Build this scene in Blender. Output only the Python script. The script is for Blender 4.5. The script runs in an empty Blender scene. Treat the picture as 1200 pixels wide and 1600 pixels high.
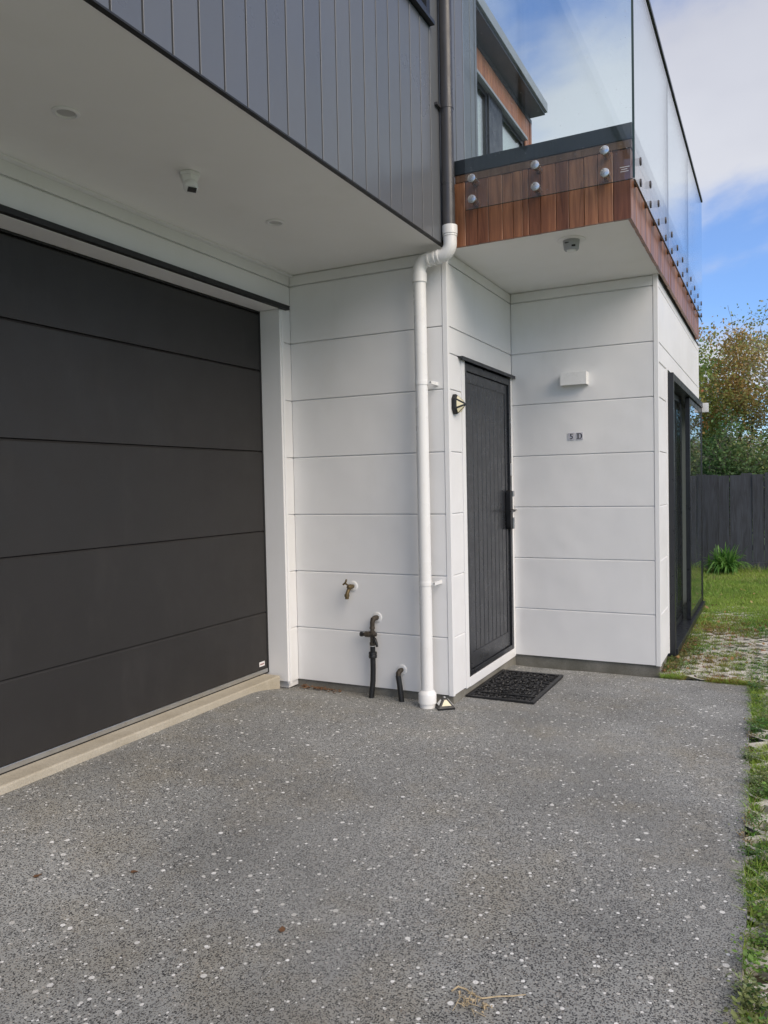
import bpy, bmesh, math, random
import numpy as np
from mathutils import Vector, Matrix

random.seed(7)
rng = np.random.default_rng(7)
S = bpy.context.scene
COL = S.collection
R = math.radians

# ------------------------------------------------------------------ camera
cd = bpy.data.cameras.new('camera')
cam = bpy.data.objects.new('camera', cd)
COL.objects.link(cam)
CAMH = 1.4406
yaw, pitch, roll = 0.46964, 0.03356, -0.0207
fw = Vector((-math.sin(yaw)*math.cos(pitch), math.cos(yaw)*math.cos(pitch), -math.sin(pitch)))
rt = Vector((math.cos(yaw), math.sin(yaw), 0))
up = rt.cross(fw)
r2 = math.cos(roll)*rt + math.sin(roll)*up
u2 = -math.sin(roll)*rt + math.cos(roll)*up
m = Matrix((r2, u2, -fw)).transposed().to_4x4()
m.translation = Vector((0, 0, CAMH))
cam.matrix_world = m
cd.sensor_fit = 'HORIZONTAL'
cd.sensor_width = 36
cd.lens = 36*1207.65/1200
cd.clip_start = 0.05
cd.clip_end = 2000
S.camera = cam

# ------------------------------------------------------------------ sky
SKY_W = 15.0
SUN_EL, SUN_AZ = R(38), R(114)          # azimuth measured from +Y towards +X
W = bpy.data.worlds.new('World')
S.world = W
W.use_nodes = True
nt = W.node_tree
nt.nodes.clear()
def wn(t, **kw):
    n = nt.nodes.new(t)
    for k, v in kw.items(): setattr(n, k, v)
    return n
wl = nt.links.new
sky = wn('ShaderNodeTexSky', sky_type='NISHITA')
sky.sun_disc = False
sky.sun_elevation = SUN_EL
sky.sun_rotation = SUN_AZ
sky.air_density = 1.0
sky.dust_density = 0.2
sky.ozone_density = 2.0
tc = wn('ShaderNodeTexCoord')
sep = wn('ShaderNodeSeparateXYZ')
wl(tc.outputs['Generated'], sep.inputs[0])
def wmath(op, a, b=None):
    n = wn('ShaderNodeMath', operation=op)
    for i, q in enumerate((a, b)):
        if q is None: continue
        if hasattr(q, 'is_linked'): wl(q, n.inputs[i])
        else: n.inputs[i].default_value = q
    return n.outputs[0]
zz = wmath('ADD', wmath('MAXIMUM', sep.outputs[2], 0.0), 0.22)
px = wmath('DIVIDE', sep.outputs[0], zz)
py = wmath('DIVIDE', sep.outputs[1], zz)
cmb = wn('ShaderNodeCombineXYZ')
wl(px, cmb.inputs[0]); wl(py, cmb.inputs[1]); cmb.inputs[2].default_value = SKY_W
n1 = wn('ShaderNodeTexNoise')
n1.inputs['Scale'].default_value = 1.25
n1.inputs['Detail'].default_value = 7
n1.inputs['Roughness'].default_value = 0.52
n1.inputs['Distortion'].default_value = 0.25
wl(cmb.outputs[0], n1.inputs['Vector'])
cr = wn('ShaderNodeValToRGB')
cr.color_ramp.interpolation = 'EASE'
cr.color_ramp.elements[0].color = (0.10, 0.10, 0.10, 1)
cr.color_ramp.elements[0].position = 0.41
cr.color_ramp.elements[1].position = 0.57
wl(n1.outputs['Fac'], cr.inputs[0])
n2 = wn('ShaderNodeTexNoise')
n2.inputs['Scale'].default_value = 0.9
n2.inputs['Detail'].default_value = 5
mp = wn('ShaderNodeMapping'); mp.inputs['Location'].default_value = (11.3, 4.2, 8.0)
wl(cmb.outputs[0], mp.inputs[0]); wl(mp.outputs[0], n2.inputs['Vector'])
cr2 = wn('ShaderNodeValToRGB')
cr2.color_ramp.elements[0].position = 0.35
cr2.color_ramp.elements[0].color = (0.60, 0.62, 0.71, 1)
cr2.color_ramp.elements[1].position = 0.65
cr2.color_ramp.elements[1].color = (0.88, 0.90, 0.95, 1)
wl(n2.outputs['Fac'], cr2.inputs[0])
skm = wn('ShaderNodeVectorMath', operation='MULTIPLY')
wl(sky.outputs[0], skm.inputs[0]); skm.inputs[1].default_value = (0.56, 0.76, 1.06)
clm = wn('ShaderNodeVectorMath', operation='SCALE')
wl(cr2.outputs[0], clm.inputs[0]); clm.inputs['Scale'].default_value = 5.3
mix = wn('ShaderNodeMix', data_type='RGBA')
wl(cr.outputs[0], mix.inputs[0]); wl(skm.outputs[0], mix.inputs[6]); wl(clm.outputs[0], mix.inputs[7])
bg = wn('ShaderNodeBackground'); bg.inputs[1].default_value = 0.1
wl(mix.outputs[2], bg.inputs[0])
wo = wn('ShaderNodeOutputWorld'); wl(bg.outputs[0], wo.inputs[0])

# ------------------------------------------------------------------ sun (veiled by cloud: weak and wide)
sd = bpy.data.lights.new('sun', 'SUN')
sd.energy = 1.5
sd.angle = R(45)
sd.color = (1.0, 0.86, 0.70)
sun = bpy.data.objects.new('sun', sd)
COL.objects.link(sun)
sdir = Vector((math.sin(SUN_AZ)*math.cos(SUN_EL), math.cos(SUN_AZ)*math.cos(SUN_EL), math.sin(SUN_EL)))
sun.rotation_euler = (-sdir).to_track_quat('-Z', 'Y').to_euler()
sun.location = (6, -4, 9)

# ------------------------------------------------------------------ exposure
S.view_settings.view_transform = 'Standard'
S.view_settings.look = 'None'
S.view_settings.exposure = 0.90
S.view_settings.gamma = 1
S.view_settings.use_curve_mapping = False

# ================================================================== helpers
ORG = {}
def tag(o, label=None, cat=None, group=None, kind=None):
    if label: o['label'] = label
    if cat: o['category'] = cat
    if group: o['group'] = group
    if kind: o['kind'] = kind
    return o
def thing(name, loc, label, cat, group=None):
    o = bpy.data.objects.new(name, None)
    o.empty_display_size = 0.1
    o.location = loc
    COL.objects.link(o)
    ORG[o.name] = Vector(loc)
    return tag(o, label, cat, group)
def link(name, me, parent=None, loc=None):
    o = bpy.data.objects.new(name, me)
    COL.objects.link(o)
    po = ORG[parent.name] if parent else Vector((0, 0, 0))
    w = Vector(loc) if loc is not None else po
    if parent: o.parent = parent
    o.location = w-po
    ORG[o.name] = w
    return o

class MB:
    def __init__(s): s.v = []; s.f = []
    def add(s, vs, fs):
        b = len(s.v); s.v += [tuple(p) for p in vs]; s.f += [tuple(i+b for i in f) for f in fs]
        return s
    def box(s, x0, x1, y0, y1, z0, z1):
        return s.add([(x0,y0,z0),(x1,y0,z0),(x1,y1,z0),(x0,y1,z0),(x0,y0,z1),(x1,y0,z1),(x1,y1,z1),(x0,y1,z1)],
                     [(0,3,2,1),(4,5,6,7),(0,1,5,4),(1,2,6,5),(2,3,7,6),(3,0,4,7)])
    def tube(s, path, rad, n=12, caps=True):
        path = [Vector(p) for p in path]
        if not isinstance(rad, (list, tuple)): rad = [rad]*len(path)
        b = len(s.v); k = len(path)
        ref = None
        for i, p in enumerate(path):
            t = (path[min(i+1, k-1)]-path[max(i-1, 0)])
            if t.length < 1e-9: t = Vector((0,0,1))
            t.normalize()
            if ref is None:
                ref = Vector((1,0,0)) if abs(t.x) < 0.8 else Vector((0,1,0))
            e1 = (ref-t*ref.dot(t)); e1.normalize(); e2 = t.cross(e1); ref = e1
            for j in range(n):
                a = 2*math.pi*j/n
                s.v.append(tuple(p+rad[i]*(math.cos(a)*e1+math.sin(a)*e2)))
        for i in range(k-1):
            for j in range(n):
                j2 = (j+1) % n
                s.f.append((b+i*n+j, b+i*n+j2, b+(i+1)*n+j2, b+(i+1)*n+j))
        if caps:
            s.f.append(tuple(b+j for j in range(n))[::-1])
            s.f.append(tuple(b+(k-1)*n+j for j in range(n)))
        return s
    def cyl(s, p0, p1, r0, r1=None, n=20):
        return s.tube([p0, p1], [r0, r0 if r1 is None else r1], n)
    def lathe(s, o, axis, prof, n=24):
        # profile: list of (distance along axis, radius); straight steps welded as sharp rings
        o = Vector(o); axis = Vector(axis).normalized()
        ref = Vector((1,0,0)) if abs(axis.x) < 0.8 else Vector((0,1,0))
        e1 = (ref-axis*ref.dot(axis)).normalized(); e2 = axis.cross(e1)
        b = len(s.v); k = len(prof)
        for d, r in prof:
            for j in range(n):
                a = 2*math.pi*j/n
                s.v.append(tuple(o+axis*d+r*(math.cos(a)*e1+math.sin(a)*e2)))
        for i in range(k-1):
            for j in range(n):
                j2 = (j+1) % n
                s.f.append((b+i*n+j, b+i*n+j2, b+(i+1)*n+j2, b+(i+1)*n+j))
        s.f.append(tuple(b+j for j in range(n))[::-1])
        s.f.append(tuple(b+(k-1)*n+j for j in range(n)))
        return s
    def prism(s, poly, fn, a, b):
        # poly: 2D points; fn(p, t) -> 3D
        n = len(poly); o = len(s.v)
        for t in (a, b):
            for p in poly: s.v.append(tuple(fn(p, t)))
        for i in range(n):
            j = (i+1) % n
            s.f.append((o+i, o+j, o+n+j, o+n+i))
        s.f.append(tuple(o+i for i in range(n))[::-1])
        s.f.append(tuple(o+n+i for i in range(n)))
        return s
    def mesh(s, name, mat, org=(0,0,0), smooth=False, recalc=True):
        me = bpy.data.meshes.new(name)
        org = Vector(org)
        me.from_pydata([tuple(Vector(p)-org) for p in s.v], [], s.f)
        if recalc:
            bm = bmesh.new(); bm.from_mesh(me)
            bmesh.ops.recalc_face_normals(bm, faces=bm.faces)
            bm.to_mesh(me); bm.free()
        for q in (mat if isinstance(mat, (list, tuple)) else [mat]): me.materials.append(q)
        if smooth:
            me.polygons.foreach_set('use_smooth', [True]*len(me.polygons))
            me.set_sharp_from_angle(angle=R(38))
        me.update()
        return me
    def build(s, name, mat, parent=None, org=None, bevel=0, smooth=False, seg=2):
        o0 = ORG[parent.name] if (parent is not None and org is None) else Vector(org or (0,0,0))
        me = s.mesh(name, mat, o0, smooth)
        o = link(name, me, parent, o0)
        if bevel:
            md = o.modifiers.new('bevel', 'BEVEL'); md.width = bevel; md.segments = seg
            md.limit_method = 'ANGLE'; md.angle_limit = R(40)
            md.harden_normals = False
        return o

# ------------------------------------------------------------------ materials
def mat(name, base, rough=0.5, metal=0.0, spec=0.5, coat=0.0):
    mm = bpy.data.materials.new(name); mm.use_nodes = True
    b = mm.node_tree.nodes['Principled BSDF']
    b.inputs['Base Color'].default_value = (*base, 1)
    b.inputs['Roughness'].default_value = rough
    b.inputs['Metallic'].default_value = metal
    b.inputs['Specular IOR Level'].default_value = spec
    b.inputs['Coat Weight'].default_value = coat
    return mm
def N(mm, t, **kw):
    n = mm.node_tree.nodes.new(t)
    for k, v in kw.items(): setattr(n, k, v)
    return n
def L(mm, a, b): mm.node_tree.links.new(a, b)
def P(mm): return mm.node_tree.nodes['Principled BSDF']
def ramp(mm, src, stops, interp='LINEAR'):
    n = N(mm, 'ShaderNodeValToRGB'); n.color_ramp.interpolation = interp
    e = n.color_ramp.elements
    while len(e) < len(stops): e.new(0.5)
    for i, (p, c) in enumerate(stops):
        e[i].position = p
        e[i].color = (*c, 1) if isinstance(c, (tuple, list)) else (c, c, c, 1)
    L(mm, src, n.inputs[0])
    return n.outputs[0]
def noise(mm, scale, detail=4, rough=0.5, vec=None, dist=0.0):
    n = N(mm, 'ShaderNodeTexNoise')
    n.inputs['Scale'].default_value = scale; n.inputs['Detail'].default_value = detail
    n.inputs['Roughness'].default_value = rough; n.inputs['Distortion'].default_value = dist
    if vec is not None: L(mm, vec, n.inputs['Vector'])
    return n.outputs['Fac']
def geo(mm): return N(mm, 'ShaderNodeNewGeometry').outputs['Position']
def mapped(mm, vec, scale=(1,1,1), loc=(0,0,0)):
    n = N(mm, 'ShaderNodeMapping'); n.inputs['Scale'].default_value = scale; n.inputs['Location'].default_value = loc
    L(mm, vec, n.inputs[0]); return n.outputs[0]
def mixc(mm, fac, a, b, mode='MIX'):
    n = N(mm, 'ShaderNodeMix', data_type='RGBA', blend_type=mode)
    for i, q in ((0, fac), (6, a), (7, b)):
        if hasattr(q, 'is_linked'): L(mm, q, n.inputs[i])
        elif i == 0: n.inputs[0].default_value = q
        else: n.inputs[i].default_value = (*q, 1) if isinstance(q, (tuple, list)) else (q, q, q, 1)
    return n.outputs[2]
def mth(mm, op, a, b=None, c=None):
    n = N(mm, 'ShaderNodeMath', operation=op)
    for i, q in enumerate((a, b, c)):
        if q is None: continue
        if hasattr(q, 'is_linked'): L(mm, q, n.inputs[i])
        else: n.inputs[i].default_value = q
    return n.outputs[0]
def bump(mm, h, strength=0.2, dist=0.01):
    n = N(mm, 'ShaderNodeBump'); n.inputs['Strength'].default_value = strength; n.inputs['Distance'].default_value = dist
    L(mm, h, n.inputs['Height']); L(mm, n.outputs[0], P(mm).inputs['Normal'])
def varied(name, base, rough, amt=0.08, scale=3.0, dirt=None, metal=0.0, spec=0.5, rvar=0.1, bmp=0.0, bscale=60, wave=0.0):
    mm = mat(name, base, rough, metal, spec)
    p = geo(mm)
    nz = noise(mm, scale, 6, 0.6, p)
    lo = tuple(c*(1-amt) for c in base); hi = tuple(min(1, c*(1+amt)) for c in base)
    c = ramp(mm, nz, [(0.3, lo), (0.7, hi)])
    if dirt:
        d = noise(mm, scale*2.3, 8, 0.65, mapped(mm, p, (1, 1, 0.35), (3.1, 7.7, 1.3)))
        c = mixc(mm, ramp(mm, d, [(0.52, 0.0), (0.78, dirt[1])]), c, dirt[0])
    L(mm, c, P(mm).inputs['Base Color'])
    if rvar:
        L(mm, ramp(mm, noise(mm, scale*1.7, 5, 0.6, p), [(0.3, max(0, rough-rvar)), (0.7, min(1, rough+rvar))]), P(mm).inputs['Roughness'])
    if bmp: bump(mm, mth(mm, 'ADD', noise(mm, bscale, 3, 0.6, p), mth(mm, 'MULTIPLY', noise(mm, 2.4, 2, 0.5, p), wave)), bmp, 0.003)
    return mm

M = {}
M['white'] = varied('white_painted_cladding', (0.80, 0.80, 0.80), 0.48, 0.025, 1.6, ((0.62, 0.61, 0.57), 0.22), bmp=0.08, bscale=220, wave=60.0)
M['soffit'] = varied('white_soffit_paint', (0.86, 0.855, 0.835), 0.55, 0.02, 1.1, ((0.68, 0.66, 0.60), 0.18))
M['trim'] = varied('white_trim_paint', (0.82, 0.82, 0.82), 0.42, 0.02, 2.0, ((0.66, 0.65, 0.62), 0.15))
M['pvc'] = varied('white_pvc_plastic', (0.83, 0.83, 0.82), 0.32, 0.02, 5.0, ((0.62, 0.58, 0.50), 0.25))
M['garage'] = varied('charcoal_garage_door_paint', (0.027, 0.025, 0.024), 0.5, 0.06, 2.0, ((0.052, 0.048, 0.045), 0.4), spec=0.4, bmp=0.25, bscale=260)
M['black'] = varied('black_seal_rubber', (0.012, 0.012, 0.013), 0.55, 0.1, 8)
M['joinery'] = varied('dark_charcoal_aluminium', (0.014, 0.0155, 0.019), 0.34, 0.06, 6.0, ((0.035, 0.035, 0.037), 0.2))
M['doorpaint'] = varied('dark_grey_door_paint', (0.024, 0.026, 0.031), 0.30, 0.08, 5.0, ((0.07, 0.07, 0.072), 0.25))
M['gap'] = mat('dark_groove', (0.008, 0.008, 0.009), 0.9)
M['alu'] = varied('brushed_aluminium', (0.55, 0.55, 0.54), 0.35, 0.08, 9.0, metal=0.9)
M['steel'] = varied('stainless_steel', (0.62, 0.61, 0.59), 0.28, 0.05, 30.0, metal=1.0)
M['steel_dark_reflection'] = varied('dull_steel_painted_dark_reflection', (0.10, 0.085, 0.08), 0.4, 0.1, 30.0, metal=0.7)  # same steel as the front standoffs, dark reflection painted into the colour
M['flash'] = varied('grey_roof_flashing', (0.28, 0.30, 0.33), 0.35, 0.06, 4.0)
M['cap'] = varied('charcoal_parapet_flashing', (0.022, 0.027, 0.033), 0.4, 0.08, 4.0)
M['pipe_dark'] = varied('dark_grey_downpipe_paint', (0.055, 0.054, 0.058), 0.34, 0.08, 6.0, ((0.2, 0.2, 0.2), 0.25))
M['brass'] = varied('weathered_brass', (0.15, 0.11, 0.055), 0.5, 0.35, 60, ((0.06, 0.055, 0.04), 0.8), metal=0.6)
M['copper'] = varied('tarnished_copper_fitting', (0.075, 0.062, 0.048), 0.6, 0.4, 60, ((0.035, 0.036, 0.03), 0.8), metal=0.4)
M['blackplastic'] = varied('black_plastic', (0.010, 0.0105, 0.012), 0.42, 0.1, 20, ((0.04, 0.04, 0.04), 0.3))
M['rubber'] = varied('black_mat_rubber', (0.009, 0.009, 0.010), 0.45, 0.2, 25, ((0.03, 0.03, 0.028), 0.3))
M['interior'] = varied('interior_plaster', (0.35, 0.34, 0.33), 0.8, 0.03, 1.0)
M['lens'] = mat('cream_lamp_lens', (0.72, 0.66, 0.46), 0.3)
M['lenswhite'] = mat('white_lamp_lens', (0.75, 0.75, 0.72), 0.3)
M['lensgrey'] = mat('frosted_downlight_lens', (0.5, 0.5, 0.48), 0.4)
M['darkglass'] = mat('dark_sensor_window', (0.015, 0.014, 0.012), 0.12)
M['numtile'] = varied('grey_number_tile', (0.52, 0.52, 0.57), 0.4, 0.05, 40)
M['ink'] = mat('black_lettering', (0.012, 0.012, 0.015), 0.4)
M['etch'] = mat('white_etched_mark', (0.7, 0.7, 0.7), 0.6)
M['sticker'] = mat('white_sticker', (0.75, 0.74, 0.74), 0.4)
M['stickerink'] = mat('grey_sticker_print', (0.35, 0.2, 0.2), 0.5)

# dark boards of the upper storey
def clad_mat():
    mm = mat('dark_grey_vertical_cladding', (0.075, 0.077, 0.086), 0.36)
    p = geo(mm)
    oi = N(mm, 'ShaderNodeObjectInfo').outputs['Random']
    c = ramp(mm, oi, [(0.0, (0.118, 0.126, 0.140)), (1.0, (0.134, 0.142, 0.155))])
    d = noise(mm, 3.0, 7, 0.65, mapped(mm, p, (1, 1, 0.3)))
    c = mixc(mm, ramp(mm, d, [(0.5, 0.0), (0.85, 0.2)]), c, (0.165, 0.17, 0.18))
    L(mm, c, P(mm).inputs['Base Color'])
    L(mm, ramp(mm, noise(mm, 2.2, 5, 0.6, p), [(0.3, 0.26), (0.7, 0.38)]), P(mm).inputs['Roughness'])
    bump(mm, noise(mm, 300, 3, 0.6, mapped(mm, p, (1, 1, 0.15))), 0.06, 0.002)
    return mm
M['clad'] = clad_mat()

def wood_mat(name, stops, rough=0.5):
    mm = mat(name, stops[0][1], rough)
    p = geo(mm)
    oi = N(mm, 'ShaderNodeObjectInfo').outputs['Random']
    off = N(mm, 'ShaderNodeCombineXYZ')
    L(mm, mth(mm, 'MULTIPLY', oi, 37.0), off.inputs[0]); L(mm, mth(mm, 'MULTIPLY', oi, 91.0), off.inputs[2])
    va = N(mm, 'ShaderNodeVectorMath', operation='ADD'); L(mm, p, va.inputs[0]); L(mm, off.outputs[0], va.inputs[1])
    base = ramp(mm, oi, stops)
    g = noise(mm, 34, 6, 0.6, mapped(mm, va.outputs[0], (1, 1, 0.07)), 1.2)
    c = mixc(mm, ramp(mm, g, [(0.35, 0.0), (0.62, 0.75)]), base, mixc(mm, 1.0, base, (0.42, 0.36, 0.34), 'MULTIPLY'))
    w = noise(mm, 5.0, 5, 0.6, mapped(mm, va.outputs[0], (1, 1, 0.4)))
    c = mixc(mm, ramp(mm, w, [(0.5, 0.0), (0.75, 0.5)]), c, mixc(mm, 1.0, c, (0.5, 0.5, 0.52), 'MULTIPLY'))
    L(mm, c, P(mm).inputs['Base Color'])
    bump(mm, g, 0.15, 0.003)
    return mm
M['cedar'] = wood_mat('red_brown_cedar', [(0.0, (0.25, 0.090, 0.042)), (0.2, (0.41, 0.165, 0.078)), (0.4, (0.20, 0.072, 0.036)), (0.6, (0.33, 0.128, 0.060)), (0.8, (0.45, 0.195, 0.095)), (1.0, (0.28, 0.105, 0.050))], 0.36)
M['cedar_trim'] = wood_mat('pale_brown_cedar_trim', [(0.0, (0.20, 0.10, 0.055)), (1.0, (0.22, 0.115, 0.065))])
M['cedar_wall'] = wood_mat('warm_cedar_wall_boards', [(0.0, (0.44, 0.17, 0.075)), (0.5, (0.54, 0.23, 0.11)), (1.0, (0.46, 0.185, 0.085))])
M['fence'] = wood_mat('charcoal_stained_paling', [(0.0, (0.058, 0.063, 0.076)), (0.5, (0.072, 0.077, 0.092)), (1.0, (0.063, 0.068, 0.082))], 0.6)

def conc_mat(name, a, b, stain, sc=6.0):
    mm = mat(name, a, 0.85)
    p = geo(mm)
    c = ramp(mm, noise(mm, sc, 8, 0.65, p), [(0.3, a), (0.7, b)])
    c = mixc(mm, ramp(mm, noise(mm, sc*0.6, 6, 0.7, mapped(mm, p, (1, 1, 1), (5, 2, 9))), [(0.5, 0.0), (0.75, 0.6)]), c, stain)
    c = mixc(mm, ramp(mm, noise(mm, 160, 2, 0.5, p), [(0.35, 0.35), (0.55, 0.0)]), c, tuple(q*0.6 for q in a))
    L(mm, c, P(mm).inputs['Base Color'])
    bump(mm, noise(mm, 90, 5, 0.6, p), 0.35, 0.006)
    return mm
M['foundation'] = conc_mat('stained_foundation_concrete', (0.16, 0.15, 0.125), (0.26, 0.25, 0.22), (0.07, 0.075, 0.055))
M['nib'] = conc_mat('pale_tan_concrete', (0.43, 0.385, 0.30), (0.52, 0.475, 0.385), (0.33, 0.285, 0.205))
M['paver'] = conc_mat('weathered_paver_concrete', (0.52, 0.495, 0.44), (0.64, 0.61, 0.55), (0.34, 0.31, 0.24), 9.0)

def drive_mat():
    mm = mat('exposed_aggregate_concrete', (0.15, 0.15, 0.15), 0.8)
    p = geo(mm)
    def vor(scale, feature='F1', vec=None, rnd=1.0):
        n = N(mm, 'ShaderNodeTexVoronoi'); n.feature = feature
        n.inputs['Scale'].default_value = scale; n.inputs['Randomness'].default_value = rnd
        L(mm, vec if vec is not None else p, n.inputs['Vector']); return n
    warp = N(mm, 'ShaderNodeVectorMath', operation='ADD')
    nz = N(mm, 'ShaderNodeTexNoise'); nz.inputs['Scale'].default_value = 160; nz.inputs['Detail'].default_value = 2
    L(mm, p, nz.inputs['Vector'])
    sc = N(mm, 'ShaderNodeVectorMath', operation='SCALE'); sc.inputs['Scale'].default_value = 0.0035
    L(mm, nz.outputs['Color'], sc.inputs[0]); L(mm, p, warp.inputs[0]); L(mm, sc.outputs[0], warp.inputs[1])
    v1 = vor(185, vec=warp.outputs[0])
    s1 = N(mm, 'ShaderNodeSeparateColor'); L(mm, v1.outputs['Color'], s1.inputs[0])
    matrix = ramp(mm, noise(mm, 420, 3, 0.6, p), [(0.3, (0.235, 0.24, 0.23)), (0.7, (0.40, 0.405, 0.39))])
    chip = ramp(mm, s1.outputs[0], [(0.0, (0.035, 0.036, 0.037)), (0.5, (0.075, 0.077, 0.078)), (0.8, (0.17, 0.17, 0.165)), (1.0, (0.21, 0.19, 0.165))])
    isdark = mth(mm, 'MULTIPLY', mth(mm, 'LESS_THAN', s1.outputs[1], 0.74), mth(mm, 'LESS_THAN', v1.outputs['Distance'], mth(mm, 'MULTIPLY_ADD', s1.outputs[2], 0.36, 0.32)))
    stones = mixc(mm, isdark, matrix, chip)
    v0 = vor(85, vec=mapped(mm, warp.outputs[0], (1, 1, 1), (0.7, 0.3, 0)))
    s0 = N(mm, 'ShaderNodeSeparateColor'); L(mm, v0.outputs['Color'], s0.inputs[0])
    pale = mth(mm, 'MULTIPLY', mth(mm, 'GREATER_THAN', s0.outputs[1], 0.72), mth(mm, 'LESS_THAN', v0.outputs['Distance'], 0.34))
    stones = mixc(mm, pale, stones, ramp(mm, s0.outputs[0], [(0.0, (0.13, 0.13, 0.13)), (0.4, (0.25, 0.245, 0.235)), (1.0, (0.42, 0.40, 0.37))]))
    # broad tone
    t = noise(mm, 0.9, 6, 0.6, p)
    stones = mixc(mm, 1.0, stones, ramp(mm, t, [(0.32, 0.72), (0.68, 1.14)]), 'MULTIPLY')
    st = noise(mm, 1.6, 7, 0.68, mapped(mm, p, (1, 1, 1), (4.4, 1.7, 0)))
    stones = mixc(mm, ramp(mm, st, [(0.48, 0.0), (0.70, 0.5)]), stones, mixc(mm, 1.0, stones, (1.05, 0.92, 0.70), 'MULTIPLY'))
    st2 = noise(mm, 2.3, 7, 0.7, mapped(mm, p, (1, 1, 1), (9.4, 3.7, 0)))
    stones = mixc(mm, ramp(mm, st2, [(0.58, 0.0), (0.75, 0.5)]), stones, mixc(mm, 1.0, stones, (0.55, 0.55, 0.58), 'MULTIPLY'))
    # sparse white pebbles of two sizes
    for scl, thr, rad in ((26, 0.83, 0.19), (44, 0.82, 0.21), (60, 0.83, 0.23)):
        vv = vor(scl, vec=mapped(mm, warp.outputs[0], (1, 1, 0.0), (scl*0.13, scl*0.07, 0)))
        sv = N(mm, 'ShaderNodeSeparateColor'); L(mm, vv.outputs['Color'], sv.inputs[0])
        cl = noise(mm, 1.7, 3, 0.5, mapped(mm, p, (1, 1, 1), (scl, 0, 0)))
        sel = mth(mm, 'GREATER_THAN', mth(mm, 'ADD', sv.outputs[1], mth(mm, 'MULTIPLY', mth(mm, 'SUBTRACT', cl, 0.5), 0.35)), thr)
        rr = mth(mm, 'MULTIPLY_ADD', sv.outputs[2], rad*0.8, rad*0.55)
        ins = mth(mm, 'LESS_THAN', vv.outputs['Distance'], rr)
        f = mth(mm, 'MULTIPLY', sel, ins)
        stones = mixc(mm, f, stones, mixc(mm, sv.outputs[0], (0.50, 0.49, 0.46), (0.80, 0.80, 0.78)))
    L(mm, stones, P(mm).inputs['Base Color'])
    L(mm, ramp(mm, s1.outputs[1], [(0.0, 0.6), (1.0, 0.9)]), P(mm).inputs['Roughness'])
    bump(mm, ramp(mm, v1.outputs['Distance'], [(0.0, 1.0), (0.7, 0.0)]), 0.35, 0.003)
    return mm
M['drive'] = drive_mat()

def soil_mat():
    mm = mat('bare_soil_with_moss', (0.07, 0.055, 0.035), 0.95)
    p = geo(mm)
    c = ramp(mm, noise(mm, 11, 8, 0.7, p), [(0.3, (0.05, 0.04, 0.025)), (0.55, (0.085, 0.07, 0.045)), (0.75, (0.06, 0.075, 0.03))])
    L(mm, c, P(mm).inputs['Base Color']); bump(mm, noise(mm, 60, 6, 0.7, p), 0.6, 0.02)
    return mm
M['soil'] = soil_mat()
def field_mat():
    mm = mat('rough_grass_ground', (0.06, 0.09, 0.03), 0.95)
    p = geo(mm)
    c = ramp(mm, noise(mm, 2.2, 9, 0.7, p), [(0.3, (0.06, 0.10, 0.03)), (0.55, (0.09, 0.14, 0.04)), (0.8, (0.15, 0.155, 0.065))])
    L(mm, c, P(mm).inputs['Base Color']); bump(mm, noise(mm, 40, 6, 0.7, p), 0.5, 0.03)
    return mm
M['field'] = field_mat()

def attr_mat(name, rough=0.55, trans=0.25):
    mm = mat(name, (0.1, 0.1, 0.1), rough, spec=0.35)
    a = N(mm, 'ShaderNodeAttribute'); a.attribute_name = 'Col'
    L(mm, a.outputs['Color'], P(mm).inputs['Base Color'])
    if trans:
        tr = N(mm, 'ShaderNodeBsdfTranslucent'); L(mm, a.outputs['Color'], tr.inputs[0])
        mx = N(mm, 'ShaderNodeMixShader'); mx.inputs[0].default_value = trans
        L(mm, P(mm).outputs[0], mx.inputs[1]); L(mm, tr.outputs[0], mx.inputs[2])
        L(mm, mx.outputs[0], mm.node_tree.nodes['Material Output'].inputs[0])
    return mm
M['leaf'] = attr_mat('leaf_surface', 0.5, 0.42)
M['grass'] = attr_mat('grass_blade_surface', 0.5, 0.25)
M['bark'] = varied('grey_brown_bark', (0.22, 0.195, 0.165), 0.9, 0.3, 9, ((0.18, 0.18, 0.15), 0.6), bmp=0.5, bscale=40)
M['dry'] = varied('dry_tan_plant_matter', (0.42, 0.34, 0.22), 0.8, 0.3, 50)
M['dryleaf'] = varied('brown_dead_leaf', (0.13, 0.065, 0.03), 0.8, 0.4, 40)

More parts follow.
